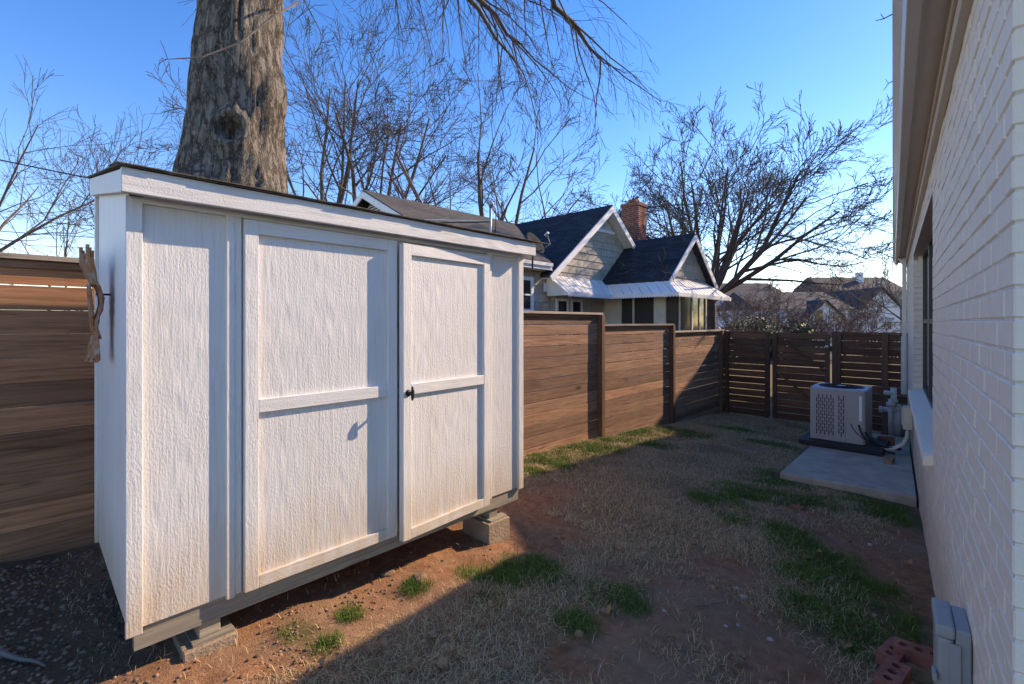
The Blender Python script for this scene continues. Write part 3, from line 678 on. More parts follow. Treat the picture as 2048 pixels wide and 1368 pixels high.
# wall-mounted boxes
def HW(x, y, z): return Matrix.Translation(HO) @ Matrix.Rotation(TH, 4, 'Z') @ Vector((x, y, z))
def h_empty(name, y, z, label, cat, x=0): return empty(name, HW(x, y, z), TH, label, cat)
zc = EYE-1.31
ub = h_empty('utility_box', 2.42, zc, 'grey plastic utility box fixed low on the brick wall', 'utility box')
bx('back_plate', M['grey_plastic'], ub, -0.045, -0.002, -0.10, 0.10, -0.13, 0.20, 0.006); cv = bx('cover', M['grey_plastic'], ub, -0.095, -0.046, -0.105, 0.105, -0.14, 0.16, 0.014)
bx('hood', M['grey_plastic'], ub, -0.10, -0.046, -0.11, 0.11, 0.161, 0.207, 0.008); bx('latch', M['grey_plastic'], cv, -0.108, -0.094, -0.125, -0.07, 0.0, 0.03, 0.004); bx('rib', M['grey_plastic'], ub, -0.06, -0.03, -0.112, -0.10, -0.11, 0.15, 0.003)
# pipes and disconnect beside the air conditioner
pz = EYE-1.9
pp = h_empty('pipe_stack', 10.2, pz, 'cluster of grey plastic drain pipes against the house wall by the downspout', 'pipes', -0.16)
MB().tube([(0, 0, 0.0), (0, 0, 0.52)], 0.055, 12).build('pipe', M['pvc'], pp, smooth=True); MB().tube([(-0.09, -0.12, 0.05), (-0.09, -0.12, 0.62)], 0.035, 12).build('pipe', M['pvc'], pp, smooth=True)
MB().tube([(-0.2, -0.05, 0.42), (0.02, -0.02, 0.44)], 0.045, 12).build('pipe', M['pvc'], pp, smooth=True); MB().tube([(-0.04, -0.05, 0.70), (-0.17, -0.12, 0.72)], 0.04, 12).build('pipe', M['pvc'], pp, smooth=True)
MB().tube([(-0.05, -0.06, 0.5), (-0.05, -0.06, 0.80)], 0.045, 12).build('pipe', M['pvc'], pp, smooth=True); MB().tube([(0.02, 0.12, -0.05), (0.02, 0.12, 0.45)], 0.07, 14).build('pipe', M['pvc'], pp, smooth=True)
for p, q in (((-0.2, -0.05, 0.42), (-0.24, -0.055, 0.419)), ((-0.05, -0.06, 0.56), (-0.05, -0.06, 0.61)), ((-0.09, -0.12, 0.5), (-0.09, -0.12, 0.56))): MB().tube([p, q], 0.06, 12).build('collar', M['pvc'], pp, smooth=True)
db = h_empty('disconnect_box', 8.75, EYE-1.36, 'beige electrical disconnect box with conduits on the brick wall', 'electrical box')
bx('box', M['beige'], db, -0.11, -0.003, -0.1, 0.1, -0.16, 0.16, 0.01); bx('cover', M['beige'], db, -0.125, -0.11, -0.09, 0.09, -0.1, 0.14, 0.006)
for dy in (-0.05, 0.03): MB().tube([(-0.06, dy, -0.16), (-0.065, dy, -0.28), (-0.11, dy-0.02, -0.38), (-0.22, dy-0.05, -0.46), (-0.36, dy-0.05, -0.48)], 0.022, 10).build('conduit', M['beige'], db, smooth=True)

# ------------------------------------------------------------------ pad, air conditioner
PT = -1.90
def wallv(u): return -PERP/math.cos(TH)+math.tan(TH)*u
pd = MB().prism([W(6.62, 1.66, PT), W(6.72, wallv(6.7)+.02, PT), W(10.1, wallv(10.1)+.02, PT), W(10.0, 1.70, PT)], (0, 0, -0.22)).build('concrete_pad', M['concrete'], None, 0.012)
tag(pd, 'weathered concrete slab under the air conditioner beside the house', 'slab')
base = MB().prism([W(8.38, 1.84, PT+0.004), W(8.38, 0.80, PT+0.004), W(9.32, 0.80, PT+0.004), W(9.32, 1.84, PT+0.004)], (0, 0, 0.075)).build('equipment_base', M['dark'], None, 0.008)
tag(base, 'flat black plastic base under the air conditioner', 'base')
AU, AV0, AV1, AZ0, AH = 8.58, 1.02, 1.72, PT+0.085, 0.80
ac = empty('air_conditioner', W(AU, AV1, AZ0), R(-90+90), 'grey outdoor air conditioner unit with slotted louvres on a black base', 'air conditioner')
# local: X = -v (right), Y = u
AW, AD = AV1-AV0, 0.72
def rounded(x0, x1, y0, y1, r, n=4):
    P = []
    for cx, cy, a0 in ((x1-r, y0+r, -90), (x1-r, y1-r, 0), (x0+r, y1-r, 90), (x0+r, y0+r, 180)):
        for k in range(n+1): a = R(a0+90*k/n); P.append((cx+r*math.cos(a), cy+r*math.sin(a)))
    return P
MB().prism([(x, y, 0.02) for x, y in rounded(0.012, AW-0.012, 0.012, AD-0.012, 0.04)], (0, 0, AH-0.06)).build('coil', M['ac_dark'], ac)
# front louvre sheet made of bars so that the slots are real openings
fr = MB(); slots_x = [0.085+0.027*k for k in range(9)]+[0.375+0.028*k for k in range(3)]
edges = [0.0]
for sx in slots_x: edges += [sx-0.0065, sx+0.0065]
edges.append(0.452)
for i in range(0, len(edges), 2): fr.box(edges[i], edges[i+1], 0.0, 0.008, 0.0, AH-0.03)
for k, sx in enumerate(slots_x):
    z = 0.0; off = 0.05 if k % 2 else 0.0
    fr.box(sx-0.0065, sx+0.0065, 0.0005, 0.0075, 0.0, 0.075+off)
    zz = 0.075+off
    while zz < AH-0.14: fr.box(sx-0.0065, sx+0.0065, 0.0005, 0.0075, zz+0.078, zz+0.1); zz += 0.1
    fr.box(sx-0.0065, sx+0.0065, 0.0005, 0.0075, zz, AH-0.03)
fr.build('louvre_panel', M['ac'], ac)
bx('corner_panel', M['ac'], ac, 0.453, AW-0.03, -0.001, 0.008, 0.30, AH-0.03, 0.002); bx('service_panel', M['ac'], ac, 0.455, AW-0.032, 0.004, 0.010, 0.0, 0.299)
bx('label_plate', M['white'], ac, AW-0.075, AW-0.045, -0.003, -0.0015, 0.35, 0.72)
MB().prism([(x, y, 0) for x, y in [(AW-0.03, -0.001), (AW-0.008, 0.012), (AW, 0.04), (AW, AD), (AW-0.01, AD), (AW-0.01, 0.05), (AW-0.03, 0.008)]], (0, 0, AH-0.03)).build('side_panel', M['ac'], ac)
bx('side_panel', M['ac'], ac, 0.0, 0.008, 0.0085, AD, 0.0, AH-0.03); bx('back_panel', M['ac'], ac, 0.009, AW-0.011, AD-0.008, AD, 0, AH-0.03)
MB().prism([(x, y, AH-0.029) for x, y in rounded(-0.006, AW+0.006, -0.008, AD+0.006, 0.05)], (0, 0, 0.035)).build('top_cover', M['ac_top'], ac, 0.006)
tp = MB()
for k in range(1, 9):
    r = 0.035*k; tp.tube([(AW/2+r*math.cos(a*math.pi/16), AD/2+r*math.sin(a*math.pi/16), AH+0.016) for a in range(33)], 0.003, 4, False)
for a in range(8): tp.bar((AW/2, AD/2, AH+0.013), (AW/2+0.3*math.cos(a*math.pi/4), AD/2+0.3*math.sin(a*math.pi/4), AH+0.013), 0.006, 0.005)
tp.build('fan_grille', M['dark'], ac); MB().tube([(AW/2, AD/2, AH+0.007), (AW/2, AD/2, AH+0.009)], 0.30, 32).build('fan_opening', M['ac_dark'], ac); MB().tube([(AW/2, AD/2, AH+0.012), (AW/2, AD/2, AH+0.02)], 0.06, 20).build('fan_hub', M['ac_top'], ac)
for i, (p0, p1, p2, p3) in enumerate((((0.62, 0.0, 0.29), (0.66, -0.06, 0.1), (0.8, -0.1, -0.02), (1.05, -0.1, -0.03)), ((0.52, 0.005, 0.29), (0.55, -0.03, 0.2), (0.65, -0.06, 0.08), (0.98, -0.05, -0.03)), ((0.7, 0.0, 0.2), (0.76, -0.03, 0.05), (0.85, -0.02, 0.0), (1.1, 0.1, 0.0)))):
    P = [Vector(p0)*(1-t)**3+Vector(p1)*3*t*(1-t)**2+Vector(p2)*3*t*t*(1-t)+Vector(p3)*t**3 for t in [k/10 for k in range(11)]]
    MB().tube(P, (0.012, 0.005, 0.016)[i], 8).build('hose', M['dark'], ac, smooth=True)
# loose bricks by the pipes
def perforated_brick(name, mat, label, loc, rz, tilt=0, holes=3, group=None):
    l, w_, h = 0.2, 0.092, 0.06; n = 12; vs_ = []; fs = []
    bm = bmesh.new(); cs = [(-l*0.3+i*l*0.3, 0) for i in range(holes)]; r = 0.019
    # top built as strips of cells round each hole
    def add(z):
        rings = []
        for cx, cy in cs: rings.append([bm.verts.new((cx+r*math.cos(2*math.pi*k/n), cy+r*math.sin(2*math.pi*k/n), z)) for k in range(n)])
        return rings
    xs = [-l/2, -l*0.15, l*0.15, l/2]
    def cells(z):
        rg_ = add(z); out = []
        for i in range(3):
            x0, x1 = xs[i], xs[i+1]; cx = cs[i][0]; sq = []
            for k in range(n):
                a = 2*math.pi*k/n; dx, dy = math.cos(a), math.sin(a)
                t = min(((x1-cx) if dx > 0 else (cx-x0))/max(abs(dx), 1e-6), (w_/2)/max(abs(dy), 1e-6)); sq.append(bm.verts.new((cx+dx*t, dy*t, z)))
            for qx in (x0, x1):
                for qy in (-w_/2, w_/2): min(sq, key=lambda v_: (v_.co.x-qx)**2+(v_.co.y-qy)**2).co = (qx, qy, z)
            out.append((rg_[i], sq))
            for k in range(n): bm.faces.new((rg_[i][k], sq[k], sq[(k+1) % n], rg_[i][(k+1) % n]))
        return out
    a = cells(h); b = cells(0)
    for (r1, _), (r0, _) in zip(a, b):
        for k in range(n): bm.faces.new((r1[k], r1[(k+1) % n], r0[(k+1) % n], r0[k]))
    for p, q, c_, d in ((-l/2, -w_/2, l/2, -w_/2), (l/2, -w_/2, l/2, w_/2), (l/2, w_/2, -l/2, w_/2), (-l/2, w_/2, -l/2, -w_/2)):
        bm.faces.new([bm.verts.new(x) for x in ((p, q, 0), (c_, d, 0), (c_, d, h), (p, q, h))])
    bmesh.ops.recalc_face_normals(bm, faces=bm.faces)
    me = bpy.data.meshes.new(name); bm.to_mesh(me); bm.free()
    o = link(name, me, mat); o.location = loc; o.rotation_euler = (0, tilt, rz); tag(o, label, 'brick', group); return o
def gpt(x, y, dz=0): u, v = ground_px(x, y); return W(u, v, gz(u, v)+dz)
perforated_brick('loose_brick', M['tanbrick'], 'dusty tan brick lowest in the pile below the utility box', gpt(1838, 1352, 0.0), R(8))
perforated_brick('loose_brick', M['rbrick'], 'red holed brick lying crosswise on top of the tan brick', gpt(1838, 1345, 0.062), R(4))
perforated_brick('loose_brick', M['rbrick'], 'red holed brick at the left end of the brick pile', gpt(1788, 1330, 0.03), R(78), 0.03)
perforated_brick('loose_brick', M['rbrick'], 'nearest red holed brick of the pile, cut by the picture edge', gpt(1785, 1385, 0.03), R(80), -0.02)
for k, (y_, dz, m_, lab) in enumerate(((8.15, 0.0, 'tanbrick', 'orange brick lying at the end of the black base by the wall'), (9.3, 0.0, 'rbrick', 'lower red brick stacked beside the drain pipes'), (9.3, 0.062, 'rbrick', 'upper red brick stacked beside the drain pipes'))):
    q = HW(-0.30 if k else -0.26, y_, 0); q.z = EYE+PT+0.003+dz; perforated_brick('loose_brick', M[m_], lab, q, TH+R(10+70*(k == 0)))
u, v = ground_px(1596, 1018); tag(bx('brick_shard', M['rbrick'], None, -0.06, 0.05, -0.03, 0.03, -0.01, 0.015, 0.006), 'flat broken pinkish brick piece sunk in the soil near the pad', 'brick').location = W(u, v, gz(u, v)+0.012)

# ------------------------------------------------------------------ bare trees
def tree_tubes(rg, p, d, length, r, levels, lvl, out, up=0.05, spread=0.75, wob=0.16, kids=None, tmin=0.25):
    n = max(3, int(5-lvl*0.5)) if lvl < 3 else 3
    pts = [Vector(p)]; d = Vector(d).normalized(); dirs = [d]; rad = [r]
    r_end = r*(0.45 if lvl == 0 else 0.28)
    for i in range(n):
        d = (d+Vector((rg.gauss(0, wob), rg.gauss(0, wob), rg.gauss(0, wob)+up))).normalized()
        pts.append(pts[-1]+d*length/n); dirs.append(d); rad.append(r+(r_end-r)*(i+1)/n)
    out.append((pts, rad, lvl))
    if lvl >= levels: return
    k = kids[min(lvl, len(kids)-1)]
    for j in range(k):
        t = tmin+(1-tmin)*(j+rg.uniform(0.1, 0.95))/k; i = min(n-1, int(t*n)); f = t*n-i
        q = pts[i].lerp(pts[i+1], f); ax = dirs[i].orthogonal().normalized(); ax.rotate(Matrix.Rotation(rg.uniform(0, 6.283)+j*2.4, 3, dirs[i]))
        nd_ = (dirs[i]*math.cos(spread*rg.uniform(0.6, 1.2))+ax*math.sin(spread*rg.uniform(0.6, 1.2))).normalized()
        tree_tubes(rg, q, nd_, length*rg.uniform(0.45, 0.72)*(1.1-0.45*t), max(0.0035, (r+(r_end-r)*t)*rg.uniform(0.45, 0.65)), levels, lvl+1, out, up, spread, wob, kids, 0.2)
def bare_tree(name, label, base, height, trunk_r, seed, levels=4, limbs=7, fork=0.22, lean=(0, 0), kids=(6, 6, 5, 4), spread=0.7, mats=('branch', 'branch'), up=0.07, minr=0.008, group='bare winter trees beyond the fence', open_=(0.35, 0.95), limb_len=0.62, limb_r=(0.28, 0.45)):
    rg = random.Random(seed); out = []; H = height
    base = Vector(base); d0 = Vector((lean[0], lean[1], 1)).normalized(); t = empty(name, base, 0, label, 'tree', group)
    fk = H*fork; pts = [d0*fk*k/5+Vector((rg.gauss(0, .03), rg.gauss(0, .03), 0))*(k > 0)*fk*0.3 for k in range(6)]; pts[0] = Vector((0, 0, -0.3))
    MB().tube(pts, [trunk_r*(1.35 if k == 0 else 1.0-0.05*k) for k in range(6)], 12, False).raw('trunk', M[mats[0]], t, True)
    for j in range(limbs):
        a = j*6.283/limbs+rg.uniform(-.4, .4); tilt = rg.uniform(*open_)*(0.25 if j == 0 else 1)
        d = Vector((math.cos(a)*math.sin(tilt), math.sin(a)*math.sin(tilt), math.cos(tilt))); q = pts[-1].lerp(pts[-2], rg.uniform(0, 0.9))
        tree_tubes(rg, q, d, H*limb_len*rg.uniform(0.8, 1.1)*(1.0-0.15*tilt), trunk_r*rg.uniform(*limb_r), levels, 1, out, up, spread, 0.12, kids)
    br = MB(); tw = MB()
    for pts_, rad, lv in out:
        if lv <= 2: br.tube(pts_, [max(minr*1.6, x) for x in rad], 5, False)
        else: tw.tube(pts_, [max(minr, x) for x in rad], 3, False)
    c = br.raw('crown', M[mats[0]], t, True); tw.raw('twigs', M[mats[1]], c)
    return t
def at_ground(x, z):
    u, v = uv_at(x, z); return W(u, v, gh(u, v)-0.2)
bare_tree('bare_tree', 'large spreading bare tree right of the grey porch house', at_ground(1420, 21), 14.6, 0.33, 14, 5, 18, 0.27, kids=(8, 6, 5, 4), spread=0.7, open_=(0.1, 1.3), minr=0.0095, limb_len=0.46, up=0.035)
bare_tree('bare_tree', 'bare tree with wide limbs behind the grey house roof', at_ground(975, 25), 18.0, 0.40, 21, 5, 8, 0.16, kids=(6, 5, 4, 4), open_=(0.2, 1.0), minr=0.011, limb_len=0.62, up=0.02, limb_r=(0.38, 0.6))
bare_tree('bare_tree', 'bare tree just right of the thick trunk, slender upright stem', at_ground(660, 24), 19, 0.26, 33, 5, 7, 0.33, kids=(6, 5, 4, 4), open_=(0.2, 0.9), minr=0.010, limb_len=0.5, up=0.02, limb_r=(0.4, 0.6))
bare_tree('bare_tree', 'bare tree with leaning limbs behind the attic vent gable', at_ground(715, 27), 18, 0.32, 47, 5, 7, 0.2, kids=(6, 5, 4, 4), open_=(0.3, 1.1), minr=0.011, up=0.02, limb_r=(0.4, 0.6), lean=(0.05, 0.03))
bare_tree('bare_tree', 'small pale bare tree left of the thick trunk', at_ground(252, 20), 12.0, 0.11, 53, 4, 6, 0.35, kids=(5, 5, 4), open_=(0.2, 0.7), mats=('branch2', 'twig'), minr=0.007, limb_len=0.5)
bare_tree('bare_tree', 'bare tree behind the shed corner below the overhead cable', at_ground(140, 24), 10.5, 0.13, 59, 4, 7, 0.2, kids=(6, 5, 4), open_=(0.3, 1.1), mats=('branch2', 'twig'), minr=0.008)
bare_tree('bare_tree', 'bare tree at the left picture edge with a drooping crown', at_ground(-60, 22), 14.5, 0.22, 61, 4, 7, 0.3, kids=(6, 6, 4), open_=(0.4, 1.2), minr=0.008, up=0.0)
bare_tree('bare_tree', 'distant bare tree between the chimney and the roof gable', at_ground(1190, 40), 13.0, 0.22, 67, 4, 6, 0.25, kids=(6, 5, 5), mats=('branch2', 'twig'), minr=0.014)
bare_tree('bare_tree', 'distant bare tree rising behind the brick chimney', at_ground(1310, 38), 11.5, 0.2, 71, 4, 6, 0.25, kids=(6, 5, 5), mats=('branch2', 'twig'), minr=0.014)
bare_tree('bare_tree', 'bare tree peeking past the gutter end at far right', at_ground(1835, 34), 10.0, 0.2, 73, 4, 6, 0.25, kids=(6, 5, 4), open_=(0.4, 1.1), minr=0.012)
for i, (x, z, hgt) in enumerate(((1500, 30, 5.5), (1560, 36, 6.5), (1625, 33, 5.0), (1690, 30, 5.2), (1735, 40, 7.0), (1465, 42, 8.0), (1600, 60, 10), (1700, 70, 11), (1770, 66, 10.5), (1520, 70, 11))):
    bare_tree('brush_tree', ['tangled brown brush tree behind the back fence, left of the evergreen', 'tangled brown brush tree before the pale blue house', 'low twiggy tree in front of the dormer window', 'low twiggy tree above the right fence panel', 'twiggy tree before the white gabled house', 'twiggy tree close behind the large spreading tree', 'far bare tree above the dark roofs, left one', 'far bare tree above the dark roofs, middle one', 'far bare tree beside the far chimney', 'far bare tree behind the pale chimney'][i],
              at_ground(x, z), hgt, 0.10 if z < 50 else 0.2, 100+i, 5, 9, 0.12, kids=(7, 6, 4, 3), open_=(0.4, 1.35), mats=('twig', 'twig'), minr=0.010 if z < 50 else 0.02, up=0.0, limb_len=0.6)
# the thick trunk behind the shed
TU, TV = 1.48, 5.42
oak = empty('oak_tree', W(TU, TV, gh(TU, TV)), 0, 'massive old tree trunk with a hollow knot rising behind the shed', 'tree')
prof = [(-1.8, .95), (-0.6, .80), (0.4, .70), (1.0, .655), (1.35, .60), (1.9, .525), (2.3, .515), (2.7, .475), (3.3, .44), (4.2, .43), (5.2, .45), (6.2, .40)]
def prof_r(h):
    for (a, ra), (b, rb_) in zip(prof, prof[1:]):
        if a <= h <= b: t = (h-a)/(b-a); return ra+(rb_-ra)*t
    return prof[-1][1]
tb = MB(); NA = 110; NZ = 190; g0 = gh(TU, TV)
ka = math.atan2(-1, 0)+0.0
# angle of the side facing the camera
dirc = (Vector((0, 0, 0))-W(TU, TV, 0)); dirc.z = 0; a_cam = math.atan2(dirc.y, dirc.x)
kn_a, kn_h = a_cam-0.10, 1.83
for i in range(NZ+1):
    h = -1.7+(6.2+1.7)*i/NZ; r0 = prof_r(max(-1.8, h))*(0.87 if h < 1.4 else 0.84); cx = 0.045*(h-1.3) if h > 1.3 else 0
    for k in range(NA):
        a = 2*math.pi*k/NA; ca_, sa_ = math.cos(a), math.sin(a)
        fl = 0.055*noise.noise(Vector((ca_*2.2, sa_*2.2, h*0.35)))+0.05*noise.noise(Vector((ca_*4.5, sa_*4.5, h*0.6+7)))
        fur = 0.055*abs(noise.noise(Vector((ca_*9, sa_*9, h*0.9+3))))+0.022*noise.noise(Vector((ca_*20, sa_*20, h*3.5)))
        da = (a-kn_a+math.pi) % (2*math.pi)-math.pi; dd = math.hypot(da*r0, (h-kn_h)*0.85)
        kn = 0.075*math.exp(-((dd-0.125)/0.055)**2)-0.13*math.exp(-(dd/0.085)**4)
        da2 = (a-a_cam-0.85+math.pi) % (2*math.pi)-math.pi; d2 = math.hypot(da2*r0, (h-2.35)*0.6); kn += 0.07*math.exp(-(d2/0.2)**2)
        da3 = (a-a_cam+0.75+math.pi) % (2*math.pi)-math.pi; kn += 0.10*math.exp(-(da3/0.4)**2)*max(0, min(1, (1.7-h)*1.2))
        r = r0*(1+fl)+fur*1.2-0.02+kn
        tb.v.append((r*ca_+cx*0.77, r*sa_+cx*0.64, h-g0))
for i in range(NZ):
    for k in range(NA): a = i*NA+k; b = i*NA+(k+1) % NA; tb.f.append((a, b, b+NA, a+NA))
tb.raw('trunk', M['bark'], oak, True)
out = []; rg = random.Random(77)
top = Vector((0.2, 0.17, 6.0-g0)); oz = EYE+g0
def OL(u, v, h): return W(u, v, h)-W(TU, TV, g0)     # into the oak's local frame
def limb(pts, r0, r1, kidn, droop, seed, klen=1.6):
    rg = random.Random(seed); P = [OL(*p) for p in pts]; Q = []
    for a, b in zip(P, P[1:]):
        for k in range(4): Q.append(a.lerp(b, k/4)+Vector((rg.gauss(0, .05), rg.gauss(0, .05), rg.gauss(0, .05))))
    Q.append(P[-1]); n = len(Q); out.append((Q, [r0+(r1-r0)*i/(n-1) for i in range(n)], 1))
    for j in range(kidn):
        t = (0.22+0.78*(j+rg.random())/kidn)*(n-1); i = min(n-2, int(t)); q = Q[i].lerp(Q[i+1], t-i); d = (Q[i+1]-Q[i]).normalized()
        ax = d.orthogonal().normalized(); ax.rotate(Matrix.Rotation(rg.uniform(0, 6.28), 3, d))
        nd_ = d*0.75+ax*0.75+Vector((0, 0, -droop*rg.uniform(.4, 1.2)))
        tree_tubes(rg, q, nd_, klen*rg.uniform(0.6, 1.25), 0.018, 4, 2, out, -0.10*droop, 0.6, 0.13, (5, 5, 5, 4), 0.15)
limb([(1.5, 5.4, 5.6), (2.3, 5.6, 6.3), (3.6, 5.9, 6.3), (5.0, 6.0, 5.7), (6.2, 5.7, 5.0)], 0.16, 0.02, 26, 0.75, 1)
limb([(1.6, 5.4, 5.0), (2.5, 4.9, 5.9), (4.0, 4.7, 5.9), (5.6, 4.7, 5.45), (7.2, 4.7, 4.75)], 0.15, 0.018, 26, 0.6, 2)
limb([(1.5, 5.5, 5.8), (1.9, 6.5, 6.6), (2.5, 7.8, 6.6), (3.2, 9.2, 6.0)], 0.14, 0.02, 13, 0.8, 3)
limb([(1.5, 5.4, 6.0), (3.2, 6.6, 7.3), (5.5, 7.4, 7.2), (8.0, 7.6, 6.2)], 0.16, 0.025, 15, 0.6, 4, 2.0)
limb([(1.4, 5.4, 6.0), (0.4, 6.0, 7.4), (-1.2, 6.6, 8.6), (-2.5, 7.0, 9.4)], 0.2, 0.04, 8, 0.1, 5, 2.0)
limb([(1.5, 5.4, 6.0), (1.9, 5.6, 8.0), (2.3, 5.9, 10.0)], 0.25, 0.06, 8, 0.1, 6, 2.2)
br = MB(); tw = MB()
for P, rad, lv in out:
    if lv <= 2: br.tube(P, [max(.006, x) for x in rad], 6, False)
    else: tw.tube(P, [max(.0028, x*0.8) for x in rad], 3, False)
c = br.raw('crown', M['branch'], oak, True); tw.raw('twigs', M['branch'], c)
# thin dead sprout crossing the trunk
rg = random.Random(5)
pt = [OL(1.95, 4.9, 3.3), OL(1.65, 4.75, 2.95), OL(1.35, 4.72, 2.55), OL(1.05, 4.75, 2.3), OL(0.8, 4.8, 2.2)]
sp = MB().tube(pt, [.012, .010, .008, .006, .003], 5, False)
for j in range(22):
    t = rg.uniform(0, 3.99); i = int(t); q = pt[i].lerp(pt[i+1], t-i); d = Vector((rg.gauss(0, 1), rg.gauss(0, 1), rg.gauss(0, 1))).normalized()*rg.uniform(.06, .2); sp.tube([q, q+d*.6, q+d+Vector((0, 0, -.02))], [.003, .0025, .0015], 3, False)
sp.raw('sprout', M['branch2'], oak)

# ------------------------------------------------------------------ neighbour's grey house
nb = empty('neighbor_house', W(12.0, 10.0, -2.3), 0, 'grey shingled house with dark roofs, awning and porch beyond the fence', 'house')
NO = nb.location.copy()
def NW(u, v, h): return W(u, v, h)-NO
V1, V2, UG0, UG1 = 8.4, 6.3, 7.0, 19.0
EH = 1.62; RV = 12.3; RH = 3.74
def uvmap(o, udir, vdir):
    me = o.data; uv = me.uv_layers.new(name='UVMap'); ud, vd = Vector(udir), Vector(vdir)
    for l in me.loops: co = me.vertices[l.vertex_index].co; uv.data[l.index].uv = (co.dot(ud), co.dot(vd))
def roof(name, pts, th, mat, ud, vd, parent=nb):
    o = MB().prism([NW(*p) for p in pts], (0, 0, -th)).build(name, M[mat], parent); uvmap(o, ud, vd); return o
# core walls
MB().prism([NW(UG0, V1+.03, -2.4), NW(UG0, 16.2, -2.4), NW(UG0, 16.2, EH-.1), NW(UG0, RV, RH-.15), NW(UG0, V1+.03, EH-.1)], NW(UG1, 0, 0)-NW(UG0, 0, 0)).build('wall', M['far_tan'], nb)
cg, hw_ = 12.95, 2.75; CRH = 3.76
MB().prism([NW(cg-hw_+.1, V1, -2.4), NW(cg+hw_-.1, V1, -2.4), NW(cg+hw_-.1, V1, 1.5), NW(cg, V1, CRH-.15), NW(cg-hw_+.1, V1, 1.5)], NW(0, 10.2, 0)-NW(0, V1, 0)).build('gable_wall', M['far_tan'], nb)
sl_m = (RH-EH)/(RV-V1+0.3)
# main roof (two slopes)
roof('roof', [(UG0-.35, V1-.35, EH-.02), (cg-hw_-.2, V1-.35, EH-.02), (cg-.1, RV, RH+.05), (UG0-.35, RV, RH+.05)], 0.06, 'roof_grey', (0, 1, 0), (-0.88, 0, 0.47))
roof('roof', [(UG0-.35, RV+.001, RH+.05), (UG1+.3, RV+.001, RH+.05), (UG1+.3, 16.6, EH-.02), (UG0-.35, 16.6, EH-.02)], 0.06, 'roof_grey', (0, 1, 0), (0.88, 0, 0.47))
roof('roof', [(cg+hw_+.2, V1-.35, EH-.02), (UG1+.3, V1-.35, EH-.02), (UG1+.3, RV, RH+.05), (cg+.1, RV, RH+.05)], 0.06, 'roof_grey', (0, 1, 0), (-0.88, 0, 0.47))
# cross gable roof
pr = (CRH-1.60)/hw_
o1 = roof('roof', [(cg-hw_-.35, V1-.38, 1.60-.35*pr), (cg, V1-.38, CRH), (cg, 12.8, CRH), (cg-hw_-.35, 12.8, 1.60-.35*pr)], 0.07, 'roof_dark', (1, 0, 0), (0, 0.8, 0.6))
o2 = roof('roof', [(cg+.001, V1-.38, CRH), (cg+hw_+.35, V1-.38, 1.60-.35*pr), (cg+hw_+.35, 12.8, 1.60-.35*pr), (cg+.001, 12.8, CRH)], 0.07, 'roof_dark', (1, 0, 0), (0, -0.8, 0.6))
def rake(a, b, w_=0.17, t_=0.035, name='rake_board', mat='white'):
    MB().bar(NW(*a), NW(*b), t_, w_, (0, 0, 1)).build(name, M[mat], nb)
vf = V1-.40
rake((cg-hw_-.36, vf, 1.60-.36*pr-.13), (cg+.02, vf, CRH-.13)); rake((cg-.02, vf-.001, CRH-.13), (cg+hw_+.36, vf-.001, 1.60-.36*pr-.13))
# eave fascia of main roof, soffit
rake((UG0-.35, V1-.37, EH-.13), (cg-hw_-.30, V1-.37, EH-.13), 0.14, 0.03, 'fascia_board'); rake((UG0-.35, V1-.39, EH-.06), (cg-hw_-.30, V1-.39, EH-.06), 0.09, 0.07, 'gutter')
MB().prism([NW(UG0-.3, V1-.35, EH-.20), NW(cg-hw_, V1-.35, EH-.20), NW(cg-hw_, V1, EH-.20), NW(UG0-.3, V1, EH-.20)], (0, 0, 0.02)).build('soffit', M['white'], nb)
for s in (-1, 1): MB().prism([NW(cg+s*(hw_+.3), vf+.03, 1.60-.3*pr-.16), NW(cg, vf+.03, CRH-.16), NW(cg, V1+.02, CRH-.16), NW(cg+s*(hw_+.3), V1+.02, 1.60-.3*pr-.16)], (0, 0, 0.02)).build('soffit', M['white'], nb)
# left gable end (faces the camera side): rakes, vent
vl = UG0-.37
MB().bar(NW(vl, V1-.36, EH-.14), NW(vl, RV, RH-.09), 0.035, 0.18, (0, 0, 1)).build('rake_board', M['white'], nb); MB().bar(NW(vl-.001, RV, RH-.09), NW(vl-.001, 16.6, EH-.14), 0.035, 0.18, (0, 0, 1)).build('rake_board', M['white'], nb)
# local axes of nb: X = -v, Y = u
def vent2(u, v, h, half, hh, face):
    ve = empty('attic_vent', NW(u, v, h)); ve.parent = nb; n = 9
    e = (lambda a, d: (d, a)) if face == 'v' else (lambda a, d: (a, -d))   # a along the wall, d outwards
    for k in range(n):
        t = (k+0.35)/n; wv = half*(1-t)
        if wv < 0.04: continue
        z = hh*t; a, b = e(-wv, 0.035), e(wv, 0.035); MB().bar((*a, z), (*b, z), 0.05, 0.022, (0, 0, 1)).build('slat', M['white'], ve)
    a, b, c_ = e(-half, 0.006), e(half, 0.006), e(0, 0.006); d0, d1 = e(0, 0), e(0, 0.012); MB().prism([(*a, 0), (*b, 0), (*c_, hh)], (d1[0]-d0[0], d1[1]-d0[1], 0)).build('backing', M['dark'], ve)
    a, b = e(-half-.12, 0.04), e(half+.12, 0.04); MB().bar((*a, -0.06), (*b, -0.06), 0.06, 0.10).build('vent_sill', M['white'], ve)
vent2(cg, V1-.012, 3.02, 0.52, 0.42, 'v'); vent2(UG0-.012, RV, 2.86, 1.15, 0.62, 'u')
